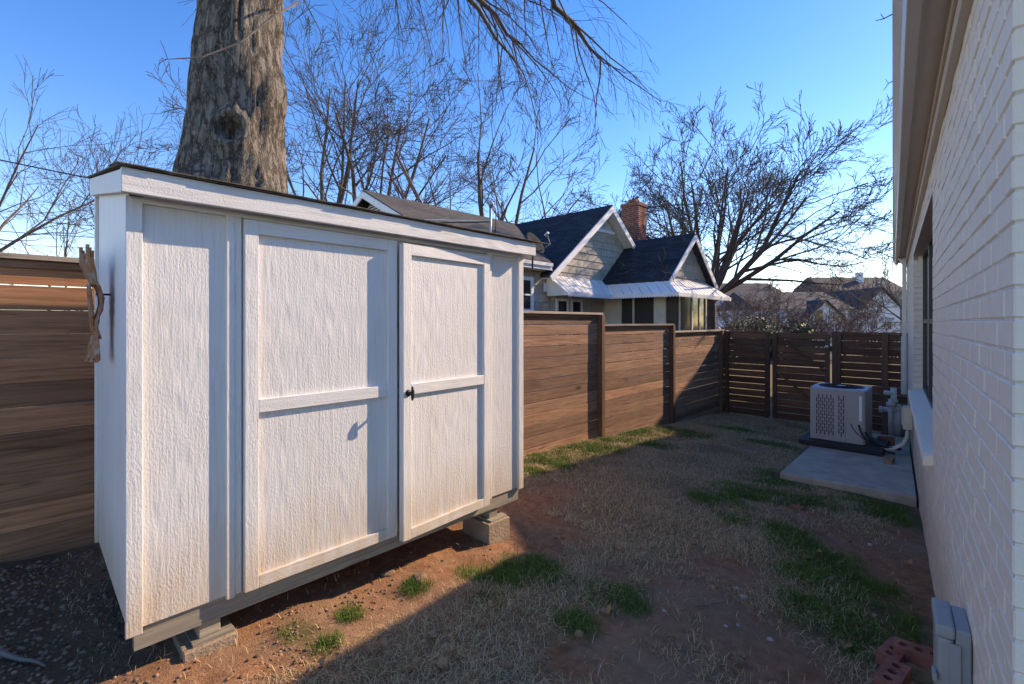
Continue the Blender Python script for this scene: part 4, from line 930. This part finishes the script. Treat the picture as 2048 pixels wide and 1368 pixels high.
# shingle courses as pieces: on a wall plane, clipped to a polygon
def shakes(poly_clips, a0, a1, h0, h1, place, seed, cw=0.58, ch=0.225):
    rg = random.Random(seed); r = 0; h = h0
    while h < h1:
        a = a0-rg.uniform(0, cw)
        while a < a1:
            w_ = cw*rg.uniform(0.93, 1.05); P = [(a+.003, h), (a+w_-.003, h), (a+w_-.003, h+ch), (a+.003, h+ch)]
            P = clip(clip(P, -1, 0, -a0), 1, 0, a1)
            for cl in poly_clips:
                if len(P) >= 3: P = clip(P, *cl)
            if len(P) >= 3:
                c0 = place(P[0][0], P[0][1], 0); pts = []
                for (x, z) in P: pts.append(place(x, z, 0.030-0.020*(z-h)/ch))
                bk = [place(x, z, 0.001) for x, z in P]; n = len(P)
                o = MB().add([p-c0 for p in pts]+[p-c0 for p in bk], [tuple(range(n)), tuple(range(2*n-1, n-1, -1))]+[(i, i+n, (i+1) % n+n, (i+1) % n) for i in range(n)]).build('shingle', M['shake'], nb); o.location = c0
            a += w_
        h += ch; r += 1
# big gable + wall below it
shakes([(-pr, 1, 1.43-pr*(cg-hw_)), (pr, 1, 1.43+pr*(cg+hw_))], cg-hw_+.08, cg+hw_-.1, -0.55, CRH, lambda a, h, d: NW(a, V1-d, h), 3)
shakes([], UG0+.02, cg-hw_+.06, -0.55, EH-.21, lambda a, h, d: NW(a, V1+.03-d, h), 4)
shakes([(sl_m*1.0, 1, 99)], V1+.05, 16.1, 0.2, RH-.2, lambda a, h, d: NW(UG0-d, a, h), 5) if False else None
MB().prism([NW(UG0-.012, V1+.03, -2.4), NW(UG0-.012, 16.2, -2.4), NW(UG0-.012, 16.2, EH-.15), NW(UG0-.012, RV, RH-.2), NW(UG0-.012, V1+.03, EH-.15)], (0, 0.011, 0)).build('gable_wall', M['shake'], nb)
def window(u0, u1, h0, h1, v, name='window', bars=1, fw=0.07, mat='white', glass='glass'):
    wnd = MB().prism([NW(u0-fw, v, h0-fw), NW(u1+fw, v, h0-fw), NW(u1+fw, v, h0), NW(u0-fw, v, h0)], NW(0, v-.07, 0)-NW(0, v, 0)).build(name, M[mat], nb)
    d = NW(0, v-.06, 0)-NW(0, v, 0)
    for a, b, c_, e in ((u0-fw, u0, h0, h1), (u1, u1+fw, h0, h1), (u0-fw, u1+fw, h1, h1+fw)): MB().prism([NW(a, v, c_), NW(b, v, c_), NW(b, v, e), NW(a, v, e)], d).build('frame', M[mat], wnd)
    if bars: MB().prism([NW(u0, v, (h0+h1)/2-.02), NW(u1, v, (h0+h1)/2-.02), NW(u1, v, (h0+h1)/2+.02), NW(u0, v, (h0+h1)/2+.02)], d*0.8).build('meeting_rail', M[mat], wnd)
    MB().prism([NW(u0, v, h0), NW(u1, v, h0), NW(u1, v, h1), NW(u0, v, h1)], d*0.45).build('pane', M[glass], wnd)
    MB().prism([NW(u0-fw-.03, v, h0-fw-.03), NW(u1+fw+.03, v, h0-fw-.03), NW(u1+fw+.03, v, h0-fw), NW(u0-fw-.03, v, h0-fw)], d*1.6).build('sill', M[mat], wnd)
window(8.83, 9.42, 0.36, 1.13, V1+.0, fw=0.10)
window(10.55, 10.98, -0.75, 0.62, V1-.03); window(11.25, 11.68, -0.75, 0.62, V1-.03)
MB().prism([NW(9.95, V1-.035, .85), NW(10.13, V1-.035, .85), NW(10.13, V1-.035, 1.1), NW(9.95, V1-.035, 1.1)], NW(0, V1-.09, 0)-NW(0, V1-.035, 0)).build('meter_box', M['far_white'], nb)
# porch: wing with gable roof towards the fence
PU0, PU1 = 13.04, 16.2; pc = (PU0+PU1)/2; PHt = 1.42; PR = 2.80; ppz = (PR-PHt)/((PU1-PU0)/2)
MB().prism([NW(PU0+.03, V2+.03, PHt-.25), NW(PU1-.03, V2+.03, PHt-.25), NW(PU1-.03, V2+.03, PHt), NW(pc, V2+.03, PR-.1), NW(PU0+.03, V2+.03, PHt)], NW(0, V1, 0)-NW(0, V2+.03, 0)).build('porch_header', M['cream'], nb)
shakes([(-ppz, 1, PHt-.06-ppz*PU0), (ppz, 1, PHt-.06+ppz*PU1)], PU0+.1, PU1-.1, PHt-.02, PR, lambda a, h, d: NW(a, V2+.029-d, h), 6, 0.55, 0.23)
roof('porch_roof', [(PU0-.22, V2-.25, PHt-.22*ppz+.03), (pc, V2-.25, PR+.03), (pc, 9.6, PR+.03), (PU0-.22, 9.6, PHt-.22*ppz+.03)], 0.06, 'roof_dark', (1, 0, 0), (0, 0.75, 0.66))
roof('porch_roof', [(pc+.001, V2-.25, PR+.03), (PU1+.22, V2-.25, PHt-.22*ppz+.03), (PU1+.22, 9.6, PHt-.22*ppz+.03), (pc+.001, 9.6, PR+.03)], 0.06, 'roof_dark', (1, 0, 0), (0, -0.75, 0.66))
vq = V2-.27
rake((PU0-.23, vq, PHt-.22*ppz-.09), (pc+.02, vq, PR-.09), 0.15); rake((pc-.02, vq-.001, PR-.09), (PU1+.23, vq-.001, PHt-.22*ppz-.09), 0.15)
rake((PU0-.20, V2-.25, PHt-.22*ppz-.06), (PU0-.20, 8.35, PHt-.22*ppz-.06), 0.17, 0.03, 'fascia_board')
# porch lower part: posts, windows, door, floor
for p, q in ((PU0, PU0+.09), (PU1-.09, PU1)): MB().prism([NW(p, V2, -2.3), NW(q, V2, -2.3), NW(q, V2, PHt-.25), NW(p, V2, PHt-.25)], NW(0, V2+.09, 0)-NW(0, V2, 0)).build('porch_post', M['cream'], nb)
for p in (14.05, 15.0, 15.6): MB().prism([NW(p, V2+.01, -2.3), NW(p+.08, V2+.01, -2.3), NW(p+.08, V2+.01, PHt-.25), NW(p, V2+.01, PHt-.25)], NW(0, V2+.07, 0)-NW(0, V2, 0)).build('porch_post', M['white'], nb)
for p, q in ((PU0+.09, 14.05), (14.13, 15.0), (15.08, 15.6), (15.68, PU1-.09)): MB().prism([NW(p, V2+.04, -1.1), NW(q, V2+.04, -1.1), NW(q, V2+.04, PHt-.25), NW(p, V2+.04, PHt-.25)], (-.012, 0, 0)).build('porch_pane', M['screen'], nb)
MB().prism([NW(PU0, V2+.0, -2.3), NW(PU1, V2, -2.3), NW(PU1, V2, -1.1), NW(PU0, V2, -1.1)], (-.09, 0, 0)).build('porch_base', M['cream'], nb)
for p, q in ((V2+.09, V2+.35), (7.30, 7.36), (7.75, V1)): MB().prism([NW(PU0, p, -2.3), NW(PU0, q, -2.3), NW(PU0, q, PHt-.25), NW(PU0, p, PHt-.25)], (0, .08, 0)).build('porch_side_post', M['cream'], nb)
for p, q in ((V2+.35, 7.30), (7.36, 7.75)): MB().prism([NW(PU0+.04, p, -1.2), NW(PU0+.04, q, -1.2), NW(PU0+.04, q, PHt-.25), NW(PU0+.04, p, PHt-.25)], (0, .012, 0)).build('porch_pane', M['screen'], nb)
MB().prism([NW(PU0, V2+.1, -2.3), NW(PU0, V1, -2.3), NW(PU0, V1, -1.2), NW(PU0, V2+.1, -1.2)], (0, .08, 0)).build('porch_base', M['cream'], nb)
# aluminium awning wrapping the porch, ribbed panels with scalloped valance
AT, AB, dl = 1.33, 0.80, 0.76
def awn(pa, pb, qa, qb, name='awning_panel'):             # pa,pb wall edge; qa,qb outer edge
    A_, B_, C_, D_ = NW(*pa), NW(*pb), NW(*qb), NW(*qa); n = max(3, int((C_-D_).length/0.14)); mb = MB()
    for k in range(n):
        s, e = k/n, (k+1)/n-0.08/n; P = [A_.lerp(B_, s), A_.lerp(B_, e), D_.lerp(C_, e), D_.lerp(C_, s)]; up_ = Vector((0, 0, 0.012 if k % 2 else 0.0)); mb.prism([p+up_ for p in P], (0, 0, 0.012))
    aw = mb.build(name, M['awning'], nb)
    n2 = max(4, int((C_-D_).length/0.09)); va = MB(); nrm = (C_-D_).normalized()
    for k in range(n2):
        p, q = D_.lerp(C_, k/n2), D_.lerp(C_, (k+1)/n2); m_ = (p+q)/2
        pts = [p+Vector((0, 0, .03)), q+Vector((0, 0, .03)), q-Vector((0, 0, .06)), q.lerp(p, .25)-Vector((0, 0, .085)), m_-Vector((0, 0, .095)), p.lerp(q, .25)-Vector((0, 0, .085)), p-Vector((0, 0, .06))]
        va.prism(pts, nrm.cross(Vector((0, 0, 1)))*0.008)
    va.build('valance', M['awning'], aw)
UA = 10.1
awn((UA, V1-.03, AT), (PU0, V1-.03, AT), (UA, V1-dl, AB), (PU0-dl, V1-dl, AB)); awn((PU0, V1-.03, AT+.002), (PU0, V2, AT+.002), (PU0-dl, V1-dl, AB+.002), (PU0-dl, V2-dl, AB+.002)); awn((PU0, V2, AT), (PU1-.1, V2, AT), (PU0-dl, V2-dl, AB), (PU1+.1, V2-dl, AB))
MB().prism([NW(UA, V1-.03, AT), NW(UA, V1-dl, AB), NW(UA, V1-dl, AB-.06), NW(UA, V1-.03, AB-.06)], (0, .012, 0)).build('awning_end', M['awning'], nb)
# chimney
cu, cvv = 16.05, 9.0; ch_ = empty('chimney', NW(cu, cvv, 2.0)); ch_.parent = nb
def cbox(name, hw, hd, z0, z1, m_='chimney'):
    o = bx(name, M[m_], ch_, -hd, hd, -hw, hw, z0, z1); me = o.data; uv = me.uv_layers.new(name='UVMap')
    for p in me.polygons:
        for li in p.loop_indices:
            co = me.vertices[me.loops[li].vertex_index].co; uv.data[li].uv = ((co.y if abs(p.normal.x) > .5 else co.x), co.z)
    return o
cbox('stack', 0.30, 0.36, -0.8, 2.38); cbox('crown', 0.33, 0.39, 2.38, 2.5); cbox('flue', 0.14, 0.16, 2.5, 2.68); cbox('flashing', 0.33, 0.39, -0.8, 0.62, 'roof_dark')
# service mast and satellite dish
mu, mv = uv_at(981, 11.9); mh = (645-475)/F*11.9
ms = empty('service_mast', W(mu, mv, mh-0.35), 0, 'galvanised service mast standing on the grey roof', 'mast')
MB().tube([(0, 0, 0), (0, 0, 1.12)], 0.032, 12).build('pipe', M['galv'], ms, smooth=True); MB().tube([(0, 0, 1.12), (0.05, -.02, 1.22), (0.12, -.04, 1.17)], [.05, .06, .03], 12).build('weatherhead', M['galv'], ms, smooth=True); MB().tube([(0, 0, 0.26), (0, 0, 0.4)], [.1, .035], 12).build('flashing', M['galv'], ms, smooth=True)
MB().tube([(0.1, -.04, 1.16), (0.3, -.1, 1.0), (0.28, -.08, .6), (0.16, 0, .25)], 0.012, 6).build('loop_cable', M['cable'], ms, smooth=True)
du, dv_ = uv_at(1068, 11.6); dh = (645-488)/F*11.6
ds_ = empty('satellite_dish', W(du, dv_, dh), 0, 'small dark satellite dish with arm on the grey house roof', 'satellite dish')
vs_ = []; fs = []; n = 20
nrm = Vector((0.80, 0.10, 0.45)).normalized(); ax = nrm.orthogonal().normalized(); ay = nrm.cross(ax)
for j in range(5):
    r = 0.30*j/4
    for k in range(n): a = 6.2832*k/n; vs_.append(ax*r*math.cos(a)+ay*r*math.sin(a)*1.08+nrm*(r*r*0.5))
for j in range(4):
    for k in range(n): fs.append((j*n+k, j*n+(k+1) % n, (j+1)*n+(k+1) % n, (j+1)*n+k))
M['dish'] = simple('charcoal_dish', (0.03, 0.032, 0.036), 0.9, 0.1, 5, 0, spec=0.1)
dsh = MB().add(vs_, fs).build('dish', M['dish'], ds_, smooth=True); so = dsh.modifiers.new('s', 'SOLIDIFY'); so.thickness = 0.012
MB().tube([-ay*.26+nrm*.02, nrm*.30-ay*.26, nrm*.42-ay*.02], 0.016, 8).build('arm', M['galv'], ds_); MB().tube([nrm*.38-ay*.02, nrm*.48], [.05, .035], 10).build('receiver', M['galv'], ds_); MB().tube([-nrm*.02, Vector((0, 0, -.38))-nrm*.05, Vector((0, 0, -.60))-nrm*.05], 0.022, 8).build('mount', M['dark'], ds_)

# overhead cables
def cable(name, pts, r, mat, label, sag=0.0, n=24):
    P = []
    for a, b in zip(pts, pts[1:]):
        a, b = Vector(a), Vector(b)
        for k in range(n): t = k/n; P.append(a.lerp(b, t)-Vector((0, 0, sag*4*t*(1-t))))
    P.append(Vector(pts[-1])); tag(MB().tube(P, r, 6).build(name, mat, smooth=True), label, 'cable')
mast_top = W(mu, mv, mh-0.35+0.75)
A_ = cam_pt(-260, 262, 9.0); B_ = cam_pt(183, 357, 9.6)
far_end = mast_top
cable('service_cable', [A_, B_, cam_pt(500, 415, 10.4), cam_pt(800, 443, 11.2), far_end], 0.014, M['cable'], 'black overhead service cable sloping down behind the shed roof to the mast', 0.02)
cable('twisted_cable', [cam_pt(760, 436, 11.15), cam_pt(870, 440, 11.4), mast_top+Vector((0, 0, .03))], 0.017, M['wire_white'], 'pale twisted cable reaching the galvanised mast', 0.01)
cable('utility_line', [cam_pt(-200, 446, 26), cam_pt(420, 487, 29)], 0.022, M['cable'], 'upper of two thin dark lines behind the left fence', 0.1)
cable('utility_line', [cam_pt(-200, 478, 30), cam_pt(420, 502, 33)], 0.014, M['cable'], 'lower of two thin dark lines behind the left fence', 0.1)
cable('utility_line', [cam_pt(1380, 655, 36), cam_pt(2100, 632, 36)], 0.03, M['cable'], 'thin dark line crossing before the far white house', 0.1)

# ------------------------------------------------------------------ far houses, hedge, vehicles
def far_house(x0, x1, z, eave_y, ridge_y, depth, wallm, label, front_gable=None, wins=(), chim=None, gable_end=False):
    c = cam_pt((x0+x1)/2, 645, z); hd = empty('far_house', c-Vector((0, 0, 4)), PHI, label, 'house', 'houses beyond the back fence')
    hw = (x1-x0)/2/F*z; he = (645-eave_y)/F*z+4; hr = (645-ridge_y)/F*z+4      # local X right, Y away
    if gable_end:
        MB().prism([(-hw, 0, -2), (hw, 0, -2), (hw, 0, he), (0, 0, hr), (-hw, 0, he)], (0, depth, 0)).build('wall', wallm, hd)
        for s in (-1, 1): MB().prism([(0, -.3, hr+.05), (s*(hw+.3), -.3, he-.25), (s*(hw+.3), -.3, he-.1), (0, -.3, hr+.25)], (0, depth+.6, 0)).build('roof', M['far_roof'], hd)
    else:
        MB().box(-hw, hw, 0, depth, -2, he).build('wall', wallm, hd)
        MB().prism([(-hw-.3, -.4, he-.1), (-hw-.3, depth/2, hr), (-hw-.3, depth+.4, he-.1)], (2*hw+.6, 0, 0)).build('roof', M['far_roof'], hd)
        for s in (-1, 1): MB().prism([(s*hw, 0.01, he), (s*hw, depth/2, hr-.15), (s*hw, depth-.01, he)], (-s*.05, 0, 0)).build('gable', wallm, hd)
    if front_gable:
        ga, gb, gy = front_gable; a = ((ga+gb)/2-(x0+x1)/2)/F*z; gw = (gb-ga)/2/F*z; gz_ = (645-gy)/F*z+4; ge = gz_-gw*0.9
        MB().prism([(a-gw, -1.2, -2), (a+gw, -1.2, -2), (a+gw, -1.2, ge), (a, -1.2, gz_), (a-gw, -1.2, ge)], (0, depth/2, 0)).build('front_gable', M['far_white'], hd)
        for s in (-1, 1): MB().prism([(a, -1.5, gz_+.05), (a+s*(gw+.25), -1.5, ge-.2), (a+s*(gw+.25), -1.5, ge-.02), (a, -1.5, gz_+.22)], (0, depth/2+.3, 0)).build('gable_roof', M['far_white'] if False else M['far_roof'], hd)
    for (wx, wy, ww, wh, yy) in wins:
        a = (wx-(x0+x1)/2)/F*z; b = (645-wy)/F*z+4; ww, wh = ww/F*z/2, wh/F*z/2
        wf = MB().box(a-ww-.12, a+ww+.12, yy-.06, yy-.001, b-wh-.12, b+wh+.12).build('window', M['far_white'] if wallm != M['far_white'] else M['far_wall'], hd)
        for s in (-1, 1): MB().box(min(a, a+s*ww)+.04, max(a, a+s*ww)-.04, yy-.09, yy-.061, b-wh, b+wh).build('pane', M['glass'], wf)
    if chim:
        a = (chim[0]-(x0+x1)/2)/F*z; MB().box(a-.45, a+.45, depth*.3, depth*.3+.9, he, (645-chim[1])/F*z+4).build('chimney', M['far_white'], hd)
    return hd
far_house(1725, 1800, 56, 615, 578, 12, M['far_white'], 'white gabled house beyond the fence, nearest the downspout', gable_end=True, wins=((1750, 650, 8, 14, 0), (1778, 650, 8, 14, 0)))
far_house(1660, 1815, 78, 582, 548, 11, M['far_tan'], 'tan house with broad dark roof and pale chimney, farthest back', chim=(1752, 540), wins=((1757, 571, 14, 10, -0.1), (1690, 600, 14, 14, 0), (1725, 600, 14, 14, 0)))
far_house(1515, 1700, 52, 616, 578, 10, M['far_wall'], 'pale blue house with dark roof and front gable', front_gable=(1603, 1668, 604), wins=((1623, 634, 18, 22, -1.2), (1655, 634, 10, 18, -1.2), (1550, 640, 16, 20, 0), (1580, 640, 16, 20, 0), (1686, 636, 12, 20, 0)))
far_house(1440, 1570, 66, 590, 560, 10, M['far_wall'], 'bluish house with white chimney hidden behind twigs', chim=(1517, 572), wins=((1500, 602, 14, 16, 0), (1540, 602, 14, 16, 0)))
# unseen two-storey house added behind the brick house, roofline shaped to shade the yard
nh = empty('added_shade_house', W(22, -5, -2.3), 0, 'unseen two storey house added beyond the brick house to shade the yard', 'house')
O2 = nh.location.copy()
def QW(u, v, h): return W(u, v, h)-O2
MB().prism([QW(13.5, -.2, -2.6), QW(13.5, -10, -2.6), QW(13.5, -10, 4.35), QW(13.5, -5.1, 5.75), QW(13.5, -.2, 4.35)], (0, 17, 0)).build('wall', M['far_tan'], nh)
for s in (0, 1):
    P = [(0, 4.38), (-5.1, 5.93), (-5.1, 6.05), (0, 4.5)] if s == 0 else [(-10.2, 4.38), (-5.101, 5.93), (-5.101, 6.05), (-10.2, 4.5)]
    MB().prism([QW(13.3, a, b) for a, b in P], (0, 17.4, 0)).build('roof', M['roof_grey'], nh)
MB().prism([QW(18.7, 0.0, 4.3), QW(30.9, 0.0, 4.3), QW(24.8, 0.0, 7.15)], (5, 0, 0)).build('cross_gable', M['far_tan'], nh)
for s in (-1, 1): MB().prism([QW(24.8, .12, 7.18), QW(24.8+s*6.2, .12, 4.44), QW(24.8+s*6.2, .12, 4.54), QW(24.8, .12, 7.3)], (5.2, 0, 0)).build('gable_roof', M['roof_grey'], nh)
for k in range(4):
    for hh in (-1.2, 2.2):
        wf = MB().prism([QW(14.6+k*4, -.2, hh), QW(15.6+k*4, -.2, hh), QW(15.6+k*4, -.2, hh+1.5), QW(14.6+k*4, -.2, hh+1.5)], (-.05, 0, 0)).build('window', M['white'], nh); MB().prism([QW(14.7+k*4, -.15, hh+.1), QW(15.5+k*4, -.15, hh+.1), QW(15.5+k*4, -.15, hh+1.4), QW(14.7+k*4, -.15, hh+1.4)], (-.01, 0, 0)).build('pane', M['glass'], wf)
# evergreen hedge and bush: leaf-sized faces through a lumpy volume
def leafy(name, label, cat, x, z, wpx, top_y, n, mat, seed, depth=1.6):
    rg = random.Random(seed); b = at_ground(x, z); o = empty(name, b, PHI, label, cat); hw = wpx/2/F*z; top = (645-top_y)/F*z+EYE-b.z
    mb = MB(); 
    for i in range(n):
        px = rg.uniform(-1, 1); lim = top*(0.72+0.28*noise.noise(Vector((px*hw*1.1, seed, 0)))+0.15*noise.noise(Vector((px*hw*3, seed, 4))))*(1-0.5*abs(px)**5)
        q = Vector((px*hw, rg.uniform(-1, 1)*depth*(1-.3*abs(px)), 0.1+lim*rg.random()**0.7)); s = rg.uniform(.06, .13)
        d = Vector((rg.gauss(0, 1), rg.gauss(0, 1), rg.gauss(0, 1))).normalized(); e = d.orthogonal().normalized()
        mb.add([q, q+d*s+e*s*.5, q+d*2*s, q+d*s-e*s*.5], [(0, 1, 2, 3)])
    mb.raw('foliage', mat, o)
    st = MB()
    for k in range(9): a = (k-4)/4.5*hw; st.tube([(a, 0, 0), (a*1.03, .1, top*.45), (a*1.08, 0, top*.75)], [.05, .03, .012], 5)
    st.build('stems', M['branch'], o); return o
M['pale_leaf'] = simple('pale_evergreen_leaf', (0.10, 0.12, 0.06), 0.6, 0.4, 8, 0)
leafy('evergreen_hedge', 'dark green hedge behind the back fence beside the big tree', 'hedge', 1500, 31, 130, 622, 9000, M['green_leaf'], 1)
leafy('evergreen_hedge', 'dark green hedge right of the evergreen bush, low', 'hedge', 1575, 33, 60, 633, 4000, M['green_leaf'], 5)
leafy('evergreen_bush', 'pale green conical bush showing above the gate', 'bush', 1604, 29, 36, 625, 3500, M['pale_leaf'], 3, 0.6)
leafy('evergreen_hedge', 'scraggly olive shrub above the right end of the fence', 'shrub', 1765, 30, 60, 655, 2500, M['pale_leaf'], 7)
leafy('evergreen_hedge', 'dark shrub behind the fence next to the porch', 'shrub', 1425, 27, 60, 635, 4000, M['green_leaf'], 9)
def van(x, z, label):
    b = at_ground(x, z); o = empty('parked_van', b, PHI, label, 'van', 'white vans parked beyond the fence'); hw = 0.92
    b_h = (645-661)/F*z+EYE-b.z
    P = [(-hw, .35), (hw, .35), (hw, b_h*.62), (hw*.86, b_h), (-hw*.86, b_h), (-hw, b_h*.62)]
    MB().prism([(p, 0, q) for p, q in P], (0, 4.6, 0)).build('body', M['car'], o, 0.06)
    MB().prism([(-hw*.8, -.012, b_h*.66), (hw*.8, -.012, b_h*.66), (hw*.72, -.012, b_h*.93), (-hw*.72, -.012, b_h*.93)], (0, .02, 0)).build('rear_window', M['glass'], o)
    for s in (-1, 1):
        bx('tail_light', M['rbrick'], o, s*hw*.88-.07, s*hw*.88+.07, -.02, .02, b_h*.42, b_h*.6)
        for y in (.8, 3.7):
            wl = MB().tube([(s*(hw-.22), y, .33), (s*(hw+.01), y, .33)], .33, 18).build('wheel', M['tyre'], o); MB().tube([(s*(hw-.02), y, .33), (s*(hw+.02), y, .33)], .19, 14).build('rim', M['galv'], wl)
    bx('bumper', M['dark'], o, -hw, hw, -.08, 0.0, .36, .55, .02)
van(1677, 40, 'left one of two white vans parked behind the fence'); van(1708, 40, 'right one of two white vans parked behind the fence')
